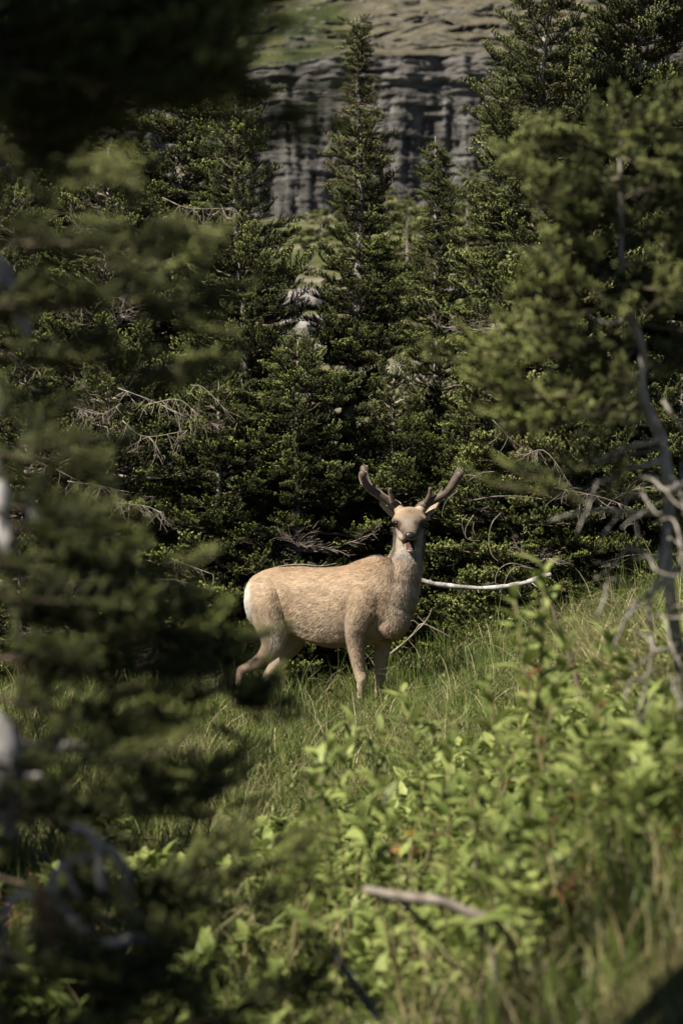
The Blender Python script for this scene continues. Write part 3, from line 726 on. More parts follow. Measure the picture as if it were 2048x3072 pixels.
# coat hairs: short tapered blades that lie along the growth direction
bones = []   # segment a, b, flow, weight radius, hair length
def bone(a, b, flow, rad, ln): bones.append((dp(*a), dp(*b), nrm(np.array(flow, float)), rad, ln))
bone((760, 1790, 17.3), (1120, 1800, 16.95), tuple(-ax * .85 + np.array([0, 0, -.52])), .24, .030)
bone((800, 1730, 17.2), (1080, 1720, 16.95), tuple(-ax * .95 + np.array([0, 0, -.25])), .12, .030)
bone((815, 1830, 17.1), (835, 1910, 17.1), (-.25, 0, -1), .12, .026)
bone((830, 1920, 17.1), (740, 2005, 17.14), (-.6, 0, -.8), .06, .017)
bone((722, 2020, 17.14), (715, 2120, 17.12), (0, 0, -1), .03, .009)
bone((860, 1850, 17.35), (884, 1918, 17.3), (-.2, 0, -1), .09, .022)
bone((884, 1918, 17.3), (795, 2030, 17.33), (-.5, 0, -.8), .05, .015)
bone((1100, 1800, 16.85), (1068, 1900, 16.84), (-.25, 0, -1), .10, .024)
bone((1068, 1910, 16.84), (1082, 2125, 16.83), (.02, 0, -1), .05, .012)
bone((1148, 1900, 17.03), (1134, 2125, 17.03), (0, 0, -1), .05, .012)
bone((1175, 1840, 16.87), (1130, 1905, 16.92), (-.35, 0, -.9), .13, .034)
bone((1225, 1620, 16.95), (1195, 1760, 16.9), (-.10, 0, -1), .13, .034)
bone((1230, 1600, 16.60), (1228, 1562, 16.9), (0, .9, .25), .09, .007)
bone((1229, 1640, 16.72), (1228, 1610, 16.9), (0, .6, -.5), .05, .012)
area = np.linalg.norm(fn, axis=1) / 2
NH = 230000
pick = rng.choice(len(BT), NH, p=area / area.sum()); w = rng.dirichlet((1, 1, 1), NH)
HP = (BV[BT[pick]] * w[:, :, None]).sum(1); HN = nrm((BN[BT[pick]] * w[:, :, None]).sum(1))
okm = ~((HN[:, 2] > .1) & (np.abs(uv_of(HP)[0] - 1230) < 13) & (uv_of(HP)[1] > 1618) & (uv_of(HP)[1] < 1651) & (HP[:, 1] < 16.88))
flow = np.zeros((NH, 3)); ln = np.zeros(NH); wt = np.zeros(NH)
for A_, B_, fl, rad, L in bones:
    ab = B_ - A_; s = np.clip(((HP - A_) @ ab) / (ab @ ab), 0, 1); dist = np.linalg.norm(HP - (A_ + s[:, None] * ab), axis=1)
    q = np.exp(-(np.maximum(dist - rad * .6, 0) / (rad * .45)) ** 2) / rad + 1e-6
    flow += fl * q[:, None]; ln += L * q; wt += q
flow = nrm(flow); ln = ln / wt
hu, hv = uv_of(HP)
headm = (hv < 1660) & (HP[:, 1] < 16.93); ln = np.where(headm, np.minimum(ln, .008 + .010 * sstep(hv, 1628, 1655)), ln)
okh = (hv < 2112) & okm
okh &= ~((hv < 1622) & (HP[:, 1] < 16.575))
swirl = np.stack([fbm(HP * 7, 2, 81 + k) - .5 for k in range(3)], 1); flow = nrm(flow + swirl * .9 + rng.normal(0, .10, (NH, 3)))
flow = nrm(flow - (flow * HN).sum(1, keepdims=True) * HN)
lift = .20 + .25 * fbm(HP * 12, 2, 91) + np.where(hv > 1920, -.1, 0) ; lift += np.where((hu > 1180) & (hv > 1640), .12, 0)
hd_ = nrm(flow + HN * lift[:, None]); L = ln * rng.uniform(.7, 1.35, NH)
# hairs gather into locks
lock = fbm(HP * np.array([38, 38, 38]), 2, 95)[:, None]
side = nrm(np.cross(HN, flow)); wd = np.where(headm, .0016, .0024) * rng.uniform(.7, 1.2, NH)
p0 = HP - side * wd[:, None] * .5 - HN * .001; p1 = HP + side * wd[:, None] * .5 - HN * .001
p2 = HP + hd_ * L[:, None]; p2 = p2 + side * ((lock - .5) * .5) * L[:, None]
hc = coat(HP, HN); lk2 = fbm(np.stack([HP @ ax * 16, HP[:, 1] * 20, HP[:, 2] * 55 + HP @ ax * 22], 1), 2, 99)[:, None]
var = (.66 + .60 * rng.random(NH))[:, None] * (.88 + .20 * np.clip((lock - .3) * 2.5, 0, 1)) * (.85 + .26 * np.clip((lk2 - .30) * 2.6, 0, 1))
root_c = hc * var * .62; tip_c = np.clip(hc * var * 1.22 + .004, 0, .9)
V = np.stack([p1, p0, p2], 1)[okh].reshape(-1, 3); C = np.stack([root_c, root_c, tip_c], 1)[okh].reshape(-1, 3)
nn = nrm(HN * .8 + hd_ * .1 + side * rng.normal(0, .25, NH)[:, None] + rng.normal(0, .08, (NH, 3)))
NN = np.stack([nn] * 3, 1)[okh].reshape(-1, 3)
T = np.arange(len(V)).reshape(-1, 3)
fur = link('fur', tri_mesh('fur', V, T, M['fur'], colors=C, normals=NN), deer); fur['kind'] = 'stuff'

# antlers in velvet
t = NT('antler_velvet'); n = t.noise(45, 4, t.coords()); fr = t.n.new('ShaderNodeLayerWeight'); fr.inputs[0].default_value = .35
c_ = t.ramp(n, [(.35, (.050, .037, .028)), (.6, (.095, .070, .054))])
t.b.inputs['Sheen Weight'].default_value = .9; t.b.inputs['Sheen Roughness'].default_value = .35; t.b.inputs['Sheen Tint'].default_value = (.9, .75, .6, 1)
t.bump(n, .25, .002); M['velvet'] = t.done(c_, .55, .28)
def c2(x, y): return 1020 + x / 3.733, 1360 + y / 3.733
def antler(beams):
    mb = MB()
    for pts in beams:
        P = smooth_path([[*dp(*c2(x, y), yy), r] for x, y, yy, r in pts], len(pts) * 6)
        end = P[-1, :3] + nrm(P[-1, :3] - P[-2, :3]) * P[-1, 3] * np.array([[.5], [.85], [1.0]]); er = P[-1, 3] * np.array([.87, .55, .15])
        mb.tube(np.vstack([P[:, :3], end]), np.concatenate([P[:, 3], er]), 14)
    return mb
k_ = 1 / 3.733 / F * 16.9
antler([[(655, 625, 16.94, .036), (620, 580, 16.93, .034), (540, 535, 16.92, .030), (440, 470, 16.90, .0285), (345, 405, 16.88, .0275), (278, 330, 16.85, .027), (254, 270, 16.83, .0275), (254, 235, 16.82, .030)],
        [(330, 390, 16.90, .024), (300, 320, 16.96, .024), (275, 230, 17.01, .025), (268, 170, 17.04, .0285)],
        [(590, 545, 16.90, .020), (572, 480, 16.88, .016), (558, 440, 16.87, .0135), (557, 405, 16.86, .0135)],
        [(460, 450, 16.91, .016), (425, 405, 16.92, .010), (408, 365, 16.92, .0075)]]).build('antler', M['velvet'], deer)
antler([[(880, 628, 16.94, .036), (920, 590, 16.93, .034), (1000, 545, 16.92, .031), (1090, 500, 16.90, .0285), (1180, 450, 16.88, .0275), (1255, 370, 16.85, .0275), (1305, 290, 16.83, .0275), (1335, 240, 16.82, .0295)],
        [(1200, 430, 16.90, .022), (1250, 340, 16.96, .023), (1295, 260, 17.01, .024), (1325, 215, 17.04, .0275)],
        [(960, 550, 16.90, .020), (990, 490, 16.88, .017), (1006, 440, 16.87, .0145), (1008, 400, 16.86, .014)],
        [(1110, 470, 16.91, .015), (1132, 425, 16.92, .010), (1143, 393, 16.92, .0075)]]).build('antler', M['velvet'], deer)
# ears, folded back behind the antlers
t = NT('ear_hide'); n = t.noise(40, 3, t.coords()); M['ear'] = t.done(t.ramp(n, [(.3, (.22, .16, .11)), (.7, (.42, .35, .27))]), .9, .15, .1)
t = NT('ear_lining'); M['earin'] = t.done((.34, .30, .25), .9, .1, .1)
for pts in ([(598, 705), (545, 650), (500, 600), (465, 560), (448, 540)], [(942, 712), (990, 665), (1035, 610), (1075, 565), (1100, 540)]):
    P = smooth_path([dp(*c2(x, y), 16.97 + .022 * i) for i, (x, y) in enumerate(pts)], 14)
    W = np.interp(np.linspace(0, 1, 14), [0, .15, .45, .8, 1], [.022, .036, .042, .026, .004]); tn = nrm(np.gradient(P, axis=0))
    s_ = nrm(np.cross(tn, [0, .95, -.1])); s2 = nrm(s_ * .42 + np.array([0, .9, 0])); th = nrm(np.cross(tn, s2))
    mb = MB(); mb.loft([(P[i], s2[i] * W[i], th[i] * (.007 + W[i] * .10)) for i in range(14)], 12); ear = mb.build('ear', M['ear'], deer)
    mb = MB(); mb.loft([(P[i] - s2[i] * W[i] * .98, s2[i] * .004, th[i] * .007) for i in range(1, 13)], 6); mb.build('ear_rim', M['earin'], ear)
# eyes, nose, mouth
t = NT('eye'); M['eye'] = t.done((.006, .004, .003), .12, .4)
t = NT('wet_nose'); n = t.noise(140, 3, t.coords()); t.bump(n, .5, .002); M['nose'] = t.done((.014, .012, .012), .38, .5)
t = NT('tongue'); M['tongue'] = t.done((.10, .045, .045), .4, .5)
t = NT('mouth_lining'); M['mouth'] = t.done((.012, .005, .005), .7, .2)  # near-black: the dark of the open mouth is painted into the lining
t = NT('teeth'); M['teeth'] = t.done((.62, .56, .46), .4, .4)
def ball(c, sx, sy, sz, seg=14):
    n = 9; mb = MB(); th = np.linspace(.05, math.pi - .05, n)
    mb.loft([(c + np.array([0, 0, math.cos(a) * sz]), np.array([math.sin(a) * sx, 0, 0]), np.array([0, math.sin(a) * sy, 0])) for a in th[::-1]], seg); return mb
for s in (-1, 1):
    ball(dp(1229 + s * 40, 1570, 16.797), .0205, .018, .018).build('eye', M['eye'], deer)
mb = MB()
mb.loft([(dp(1230, 1605, 16.60), np.array([.042, 0, 0]), np.array([0, 0, .027])), (dp(1230, 1606, 16.565), np.array([.040, 0, 0]), np.array([0, 0, .028])),
         (dp(1230, 1607, 16.545), np.array([.033, 0, 0]), np.array([0, 0, .024])), (dp(1230, 1608, 16.535), np.array([.022, 0, 0]), np.array([0, 0, .016]))][::-1], 20)
nose = mb.build('nose', M['nose'], deer)
for s in (-1, 1): ball(dp(1230 + s * 10, 1607, 16.545), .009, .006, .006).build('nostril', M['mouth'], nose)
mb = MB(); mb.loft([(dp(1229, 1618, 16.86), np.array([.05, 0, 0]), np.array([0, 0, .03])), (dp(1229.5, 1628, 16.80), np.array([.044, 0, 0]), np.array([0, 0, .028])), (dp(1230, 1633, 16.765), np.array([.036, 0, 0]), np.array([0, 0, .022]))][::-1], 16)
mth = mb.build('mouth', M['mouth'], deer)
mb = MB(); mb.loft([(dp(1230, 1634, 16.78), np.array([.014, 0, 0]), np.array([0, .002, .008])), (dp(1230.5, 1638, 16.70), np.array([.014, 0, 0]), np.array([0, .004, .010])), (dp(1230.5, 1643, 16.67), np.array([.013, 0, 0]), np.array([0, .004, .008])), (dp(1230, 1646, 16.65), np.array([.008, 0, 0]), np.array([0, .003, .004]))], 14)
mb.build('tongue', M['tongue'], deer)
mb = MB()
for q in np.linspace(-1, 1, 6): mb.tube([dp(1230 + q * 5.5, 1650, 16.632 + abs(q) * .012), dp(1230 + q * 5.5, 1646.5, 16.628 + abs(q) * .012)], [.0022, .0018], 6)
o = mb.build('teeth', M['teeth'], deer); o['kind'] = 'stuff'
# tail
t = NT('tail_hair'); M['tail'] = t.done((.055, .04, .03), .9, .1)
mb = MB(); P = smooth_path([dp(752, 1752, 17.37), dp(748, 1775, 17.36), dp(749, 1800, 17.35), dp(752, 1824, 17.34)], 12); mb.tube(P, np.linspace(.016, .010, 12), 10); mb.build('tail', M['tail'], deer)

# ------------------------------------------------------------------ dead wood around the deer
def wood(name, label, cat, paths, mat, group=None, seg=8, rough=.0):
    """first path is the stem; others are side twigs (parts)"""
    P0 = smooth_path([[*at(u, v, d), r] for u, v, d, r in paths[0]], len(paths[0]) * 5)
    root = empty(name, P0[0, :3]); tag(root, label, cat, group)
    for i, pts in enumerate(paths):
        P = smooth_path([[*at(u, v, d), r] for u, v, d, r in pts], len(pts) * 5)
        P[:, :3] += (np.stack([fbm(P[:, :3] * 6, 2, 3 + k) for k in range(3)], 1) - .5) * rough
        P[:, 3] *= .75 + .55 * vnoise(P[:, :3] * 26, 5)
        mb = MB(); mb.tube(P[:, :3], np.maximum(P[:, 3], .001), seg); mb.build('stem' if i == 0 else 'twig', mat, root)
    return root
wood('fallen_branch', 'white bleached bare branch lying level behind the deer at right', 'branch',
     [[(1180, 1722, 18.1, .010), (1262, 1740, 18.0, .014), (1330, 1757, 18.0, .017), (1400, 1763, 18.0, .018), (1480, 1766, 18.0, .019), (1560, 1756, 18.0, .020), (1612, 1740, 18.0, .021), (1650, 1726, 18.0, .022)],
      [(1350, 1758, 18.0, .003), (1352, 1772, 17.98, .0015)], [(1430, 1764, 18.0, .003), (1436, 1778, 17.98, .0015)], [(1500, 1764, 18.0, .003), (1497, 1780, 17.98, .0015)],
      [(1540, 1760, 18.0, .004), (1560, 1790, 17.95, .002)], [(1300, 1748, 18.0, .006), (1292, 1736, 18.0, .003)], [(1590, 1747, 18.0, .006), (1606, 1762, 17.97, .003)]], M['bleached'], rough=.035)
wood('dead_branch', 'thin pale dead twigs just above the back of the deer', 'branch',
     [[(770, 1735, 17.9, .004), (830, 1702, 17.9, .006), (900, 1694, 17.9, .006), (960, 1698, 17.9, .004), (1010, 1690, 17.9, .002)],
      [(860, 1697, 17.9, .004), (850, 1682, 17.9, .0025), (872, 1678, 17.9, .0015)], [(880, 1696, 17.9, .004), (893, 1680, 17.9, .002)], [(930, 1696, 17.9, .004), (925, 1686, 17.9, .002), (950, 1694, 17.9, .0015)],
      [(965, 1697, 17.9, .003), (980, 1684, 17.9, .0015)], [(825, 1704, 17.9, .003), (820, 1688, 17.9, .0015)]], M['dead'])
wood('dead_branch', 'forked dry branch standing in the grass right of the far foreleg', 'branch',
     [[(1170, 1962, 17.6, .008), (1215, 1925, 17.6, .007), (1262, 1880, 17.6, .006), (1285, 1850, 17.6, .004), (1295, 1825, 17.6, .002)],
      [(1240, 1900, 17.6, .006), (1265, 1872, 17.6, .005), (1310, 1890, 17.6, .006), (1356, 1915, 17.6, .004)], [(1262, 1880, 17.6, .004), (1240, 1862, 17.6, .003), (1225, 1868, 17.6, .002)],
      [(1200, 1937, 17.6, .004), (1225, 1945, 17.6, .002)], [(1272, 1868, 17.6, .003), (1252, 1848, 17.6, .0015)]], M['dead'])
arcs = [[(1370, 1475, .0025), (1340, 1500, .0022), (1327, 1530, .002), (1326, 1552, .0015)],
        [(1420, 1545, .003), (1398, 1580, .0025), (1396, 1610, .0022), (1410, 1620, .002), (1440, 1622, .0015)],
        [(1400, 1545, .003), (1385, 1565, .002), (1392, 1605, .0015)], [(1500, 1540, .003), (1475, 1570, .0028), (1465, 1620, .0025), (1475, 1665, .002), (1495, 1685, .0015)],
        [(1580, 1700, .003), (1530, 1690, .003), (1495, 1710, .0025), (1485, 1745, .002), (1500, 1775, .0015)], [(1600, 1706, .003), (1550, 1700, .0025), (1522, 1725, .002), (1510, 1760, .0015)],
        [(1450, 1440, .003), (1410, 1425, .0025), (1375, 1432, .0015)], [(1480, 1415, .003), (1440, 1420, .002), (1400, 1445, .0015)], [(1420, 1570, .0025), (1418, 1590, .002), (1425, 1605, .0015)]]
wood('dead_branch', 'pale curling dead twigs hanging right of the antlers', 'branch',
     [[(1640, 1500, 18.3, .006), (1560, 1490, 18.2, .006), (1480, 1490, 18.1, .005), (1420, 1500, 18.05, .003)]] + [[(u, v, 18.0, r * 1.3) for u, v, r in a_] for a_ in arcs], M['dead'], seg=6)
# hanging bare twigs in the thicket: drooping bundles
def twig_bundle(u, v, d, spread, n, seed, label):
    r = np.random.default_rng(seed); c = at(u, v, d); root = empty('dead_branch', c); tag(root, label, 'branch', 'bundles of dead twigs in the thicket')
    mb = MB(); st = c + np.array([-spread * .8, 0, spread * .3]); en = c + np.array([spread * .8, -.05, -.1 * spread])
    S = smooth_path([st, c + r.normal(0, .08, 3) * np.array([1, .4, 1]), en + r.normal(0, .08, 3) * np.array([1, .3, 1])], 10); mb.tube(S, np.linspace(.0055, .0022, 10), 6); mb.build('stem', M['dead'], root)
    mb = MB()
    for k in range(n):
        p = S[r.integers(1, 10)]; dr = nrm(np.array([r.normal(.1, .6), r.normal(-.3, .4), -r.uniform(.3, 1.2)])); L = r.uniform(.10, .30) * spread / .35
        q = [p]; 
        for j in range(6): dr = nrm(dr + r.normal(0, .16, 3) + np.array([r.normal(0, .1), 0, -.05])); q.append(q[-1] + dr * L / 6)
        mb.tube(q, np.linspace(.0026, .0010, 7), 4, cap=False)
        if r.random() < .6:
            b = q[3]; e = b + nrm(dr + r.normal(0, .6, 3)) * L * .4; mb.tube([b, (b + e) / 2 + r.normal(0, .01, 3), e], [.0022, .0018, .0012], 4, cap=False)
    o = mb.build('twig', M['dead'], root); o['kind'] = 'stuff'
for i, (u, v, d, s, n) in enumerate([(450, 1200, 18.3, .30, 16), (470, 1300, 18.2, .32, 18), (200, 850, 19.0, .26, 26), (330, 860, 19.0, .24, 18), (540, 1250, 18.0, .30, 16), (300, 1480, 18.0, .30, 24), (430, 1540, 18.0, .26, 18),
                                     (240, 1790, 18.0, .26, 16), (500, 1770, 18.0, .26, 18), (150, 1400, 18.1, .26, 16), (90, 1080, 18.6, .2, 14), (580, 1700, 18.0, .2, 10), (560, 620, 19.2, .24, 16),
                                     (300, 1250, 18.0, .24, 16), (640, 1180, 18.1, .2, 10), (1560, 1290, 18.0, .26, 16), (1760, 1500, 17.6, .3, 18), (1650, 1400, 17.8, .25, 14)]):
    twig_bundle(u, v, d, s, n, 500 + i, unique(lambda q: q + ' tangle of dead twigs hanging ' + where(v, [(900, 'high'), (1260, 'at mid height'), (1600, 'low'), (9999, 'near the grass')]) + ' ' + where(u, [(160, 'at the left edge'), (380, 'in the left thicket'), (520, 'left of the slim-trunked fir'), (700, 'above the rump of the deer'), (1700, 'right of the antlers'), (9999, 'behind the bare branches')]),
        [('wide' if s > .28 else 'small'), 'sparse', 'curled', 'faint']))

# ------------------------------------------------------------------ near blurred fir at left (built branch by branch)
def near_tree(name, label, trunk, branches, seed, tint=.55, trunk_mat='bark', twigs=(), scl=1.0, up=.25, twig_mat='bleached', mult=2.3, br=.006, fresh=1.5):
    """trunk: (u,v,d,r) path; branches: (pts[(u,v,d)...], spray count, size, tint)"""
    r = np.random.default_rng(seed)
    TP = smooth_path([[*at(u, v, d), rr] for u, v, d, rr in trunk], len(trunk) * 6)
    zlo = gh(TP[0, 0], TP[0, 1])
    if TP[0, 2] > zlo: TP = np.vstack([[TP[0, 0], TP[0, 1], zlo - .05, TP[0, 3] * 1.2], TP])
    root = empty(name, TP[0, :3]); tag(root, label, 'tree')
    mb = MB(); TP[:, 3] *= .85 + .3 * vnoise(TP[:, :3] * 14, 5); mb.tube(TP[:, :3], TP[:, 3], 12); mb.build('trunk', M[trunk_mat], root)
    pos, X, Z, S, I, Ti, Fr = [], [], [], [], [], [], []
    for pts, n, size, ti in branches:
        C = smooth_path([at(*p) for p in pts], 14); C += (np.stack([fbm(C * 4, 2, 3 + k) for k in range(3)], 1) - .5) * .16 * np.linspace(0, 1, 14)[:, None]
        mb = MB(); mb.tube(C, np.linspace(br, br * .35, 14), 6); mb.build('branch', M['twig'], root)
        T_ = nrm(np.gradient(C, axis=0)); sg = 1
        n = int(n * mult)
        for j in range(n):
            w = (.12 + .88 * (j + r.random() * .7) / n); k = min(int(w * 13), 12); p = C[k] + (C[k + 1] - C[k]) * (w * 13 - k if k < 13 else 0); d = T_[k]
            lat = nrm(np.cross([0, 0, 1.0], d)); sg = -sg; p = p + r.normal(0, .022, 3)
            pos.append(p); X.append(d * r.uniform(.6, 1) + lat * sg * r.uniform(.2, .9) + np.array([0, 0, r.uniform(-.25, up * 2)])); Z.append(np.array([0, 0, 1.0]) + r.normal(0, .75, 3))
            S.append(size * r.uniform(.6, 1.2) * (1 - .35 * w)); I.append(r.integers(len(SPR))); Ti.append(np.clip(ti + r.normal(0, .12), 0, 1)); Fr.append(np.clip(fresh * (.15 + 1.0 * w ** 1.5) * r.uniform(.4, 1.9), .02, 2.5))  # sprays brighten outward: painted light on the bough tips
        pos.append(C[-2]); X.append(T_[-1] + np.array([0, 0, .1])); Z.append(np.array([0, 0, 1.0])); S.append(size * .6); I.append(r.integers(len(SPR))); Ti.append(ti); Fr.append(fresh * 1.5)
    for pts in twigs:
        P = smooth_path([[*at(u, v, d), rr] for u, v, d, rr in pts], len(pts) * 6); P[:, :3] += (np.stack([fbm(P[:, :3] * 9, 2, 3 + k) for k in range(3)], 1) - .5) * .03
        P[:, 3] *= .8 + .4 * vnoise(P[:, :3] * 30, 5)
        mb = MB(); mb.tube(P[:, :3], P[:, 3], 8); mb.build('dead_branch', M[twig_mat], root)
    scatter('crown', ALLSPR, np.array(pos), np.array(X), np.array(Z), np.array(S), np.array(I), np.array(Ti), root, fresh=np.array(Fr))
    return root

D1 = 4.6
nb = [  # branches reaching in from the left edge
    ([(-150, 480, D1), (0, 520, D1), (180, 510, 4.7), (300, 530, 4.8)], 9, .32, .6),
    ([(-150, 700, D1), (150, 760, D1), (400, 760, 4.7), (600, 690, 4.8)], 13, .30, .6),
    ([(-150, 900, 4.5), (100, 930, 4.6), (350, 900, 4.7), (560, 890, 4.8)], 12, .32, .6),
    ([(-100, 1050, D1), (200, 1090, 4.7), (450, 1070, 4.7), (620, 1060, 4.8)], 11, .30, .6),
    ([(-150, 1340, 4.4), (50, 1370, 4.5), (250, 1390, 4.6), (350, 1400, 4.7)], 6, .32, .6),
    ([(-150, 1500, 4.4), (80, 1560, 4.5), (250, 1590, 4.6), (380, 1640, 4.7)], 9, .36, .5),
    ([(-150, 1650, 4.4), (150, 1720, 4.5), (400, 1780, 4.6), (640, 1800, 4.8)], 13, .36, .35),
    ([(-150, 1750, 4.4), (150, 1820, 4.5), (450, 1900, 4.6), (700, 1980, 4.8)], 13, .38, .3),
    ([(-150, 1950, 4.4), (200, 2000, 4.5), (500, 2060, 4.7), (840, 2080, 4.9)], 17, .38, .25),
    ([(-150, 2050, 4.4), (200, 2140, 4.5), (450, 2190, 4.6), (700, 2280, 4.8)], 14, .36, .4),
    ([(-150, 2250, 4.2), (100, 2330, 4.3), (300, 2300, 4.4), (450, 2250, 4.5)], 5, .30, .55),
    ([(-150, 2450, 4.2), (60, 2480, 4.3), (150, 2560, 4.4), (240, 2640, 4.5)], 8, .32, .5),
    ([(-100, 2800, 4.0), (150, 2900, 4.1), (350, 2980, 4.3), (560, 3050, 4.4)], 12, .36, .4),
    ([(100, 3200, 4.2), (250, 3080, 4.3), (420, 2980, 4.4), (520, 2900, 4.5)], 8, .36, .5),
    ([(-150, 3000, 4.0), (0, 3050, 4.1), (200, 3120, 4.2)], 6, .4, .4),
    ([(-150, 1250, 4.6), (100, 1240, 4.7), (260, 1280, 4.8)], 5, .3, .4),
    ([(-150, 2350, 4.6), (150, 2440, 4.7), (420, 2420, 4.8), (700, 2400, 4.9)], 14, .36, .35),
    ([(-150, 2600, 4.8), (250, 2680, 4.9), (560, 2640, 5.0), (860, 2560, 5.2)], 16, .36, .35),
    ([(-100, 2950, 4.6), (300, 2760, 4.8), (620, 2740, 5.0), (900, 2700, 5.2)], 12, .36, .35),
    ([(100, 3250, 4.6), (450, 3100, 4.7), (760, 2990, 4.8), (980, 2960, 4.9)], 12, .36, .35),
]
near_tree('fir_tree', 'nearest fir at the left edge, its blurred boughs reaching across the view', [(-260, 3300, 4.5, .06), (-240, 2400, 4.5, .055), (-230, 1500, 4.5, .045), (-220, 600, 4.5, .035), (-200, -300, 4.5, .022), (-190, -700, 4.5, .008)],
          nb, 900, twigs=[
    [(-120, 2120, 4.4, .03), (0, 2190, 4.4, .028), (22, 2300, 4.4, .026), (18, 2420, 4.4, .022), (40, 2520, 4.4, .012)],
    [(0, 2200, 4.4, .02), (100, 2250, 4.5, .016), (200, 2230, 4.5, .014), (280, 2270, 4.5, .008)],
    [(20, 2310, 4.4, .018), (80, 2330, 4.4, .014), (130, 2345, 4.4, .008)],
    [(-40, 740, 4.6, .018), (20, 830, 4.6, .016), (60, 930, 4.6, .014), (90, 1000, 4.6, .008)],
    [(-30, 1380, 4.5, .016), (10, 1560, 4.5, .016), (50, 1680, 4.5, .013)],
    [(60, 1500, 4.6, .013), (110, 1560, 4.6, .010), (120, 1580, 4.6, .006)]])
near_tree('fir_tree', 'shaded fir whose dark boughs hang across the upper left corner', [(-560, 3300, 3.9, .07), (-540, 1500, 3.9, .06), (-520, 0, 3.9, .05), (-510, -900, 3.9, .03), (-510, -1500, 3.9, .01)], [
    ([(-500, -250, 3.78), (0, -150, 3.91), (350, -60, 3.91), (620, 10, 3.94)], 17, 0.50, .2),
    ([(-500, -120, 3.92), (0, -20, 3.85), (400, 60, 3.85), (820, 60, 3.89)], 18, 0.44, .2),
    ([(-500, 0, 3.78), (0, 80, 3.91), (300, 130, 3.94), (560, 190, 3.98)], 17, 0.48, .2),
    ([(-500, 100, 3.85), (0, 210, 3.82), (350, 240, 3.85), (640, 270, 3.89)], 16, 0.42, .2),
    ([(-500, 200, 3.78), (50, 300, 3.91), (450, 350, 4.01), (880, 380, 3.92)], 20, 0.35, .25),
    ([(-500, 300, 3.78), (0, 380, 3.94), (180, 390, 3.98), (330, 410, 3.98)], 9, 0.32, .25)], 901)
wood('dead_branch', 'twisted grey looping dead branch blurred at lower left', 'branch',
     [[(215, 2475, 4.3, 0.0093), (265, 2500, 4.3, 0.0106), (300, 2560, 4.3, 0.0093), (305, 2620, 4.3, 0.0086), (312, 2660, 4.3, 0.0066)],
      [(300, 2530, 4.3, 0.0066), (350, 2565, 4.3, 0.0073), (385, 2610, 4.3, 0.0073), (395, 2680, 4.35, 0.0059), (430, 2740, 4.4, 0.0033)],
      [(280, 2570, 4.3, 0.0066), (225, 2585, 4.3, 0.0073), (180, 2630, 4.3, 0.0080), (185, 2690, 4.3, 0.0086), (225, 2750, 4.3, 0.0093), (285, 2795, 4.3, 0.0086), (360, 2812, 4.3, 0.0086), (420, 2790, 4.35, 0.0059), (480, 2820, 4.4, 0.0033)],
      [(215, 2600, 4.3, 0.0053), (235, 2660, 4.3, 0.0047), (255, 2700, 4.3, 0.0033)], [(255, 2790, 4.3, 0.0059), (265, 2860, 4.3, 0.0053), (285, 2930, 4.3, 0.0033)],
      [(120, 2680, 4.3, 0.0040), (70, 2690, 4.3, 0.0047), (40, 2740, 4.3, 0.0047), (30, 2830, 4.3, 0.0040), (50, 2890, 4.3, 0.0026)], [(-60, 2860, 4.3, 0.0106), (0, 2880, 4.3, 0.0093), (30, 2900, 4.3, 0.0053)]], M['bleached'], rough=.05)
t = NT('rusty_needles'); n = t.noise(90, 3, t.coords()); M['rust'] = t.done(t.ramp(n, [(.35, (.12, .06, .03)), (.65, (.30, .17, .09))]), .85, .2)
mb = MB(); P = smooth_path([[*at(u, v, 4.3), r] for u, v, r in [(118, 2665, .008), (135, 2710, .014), (148, 2770, .018), (155, 2830, .018), (156, 2860, .008)]], 20)
mb.tube(P[:, :3], P[:, 3], 10)
for i in range(2, 19):
    for k in range(7):
        a = k / 7 * 6.28 + i; d = np.array([math.cos(a), math.sin(a), -.8]); p = P[i, :3]; mb.tube([p + d * P[i, 3] * .6, p + d * (P[i, 3] + .006)], [.005, .001], 4, cap=False)
tag(mb.build('fir_cone', M['rust']), 'rusty brown hanging cone blurred at the lower left', 'cone')

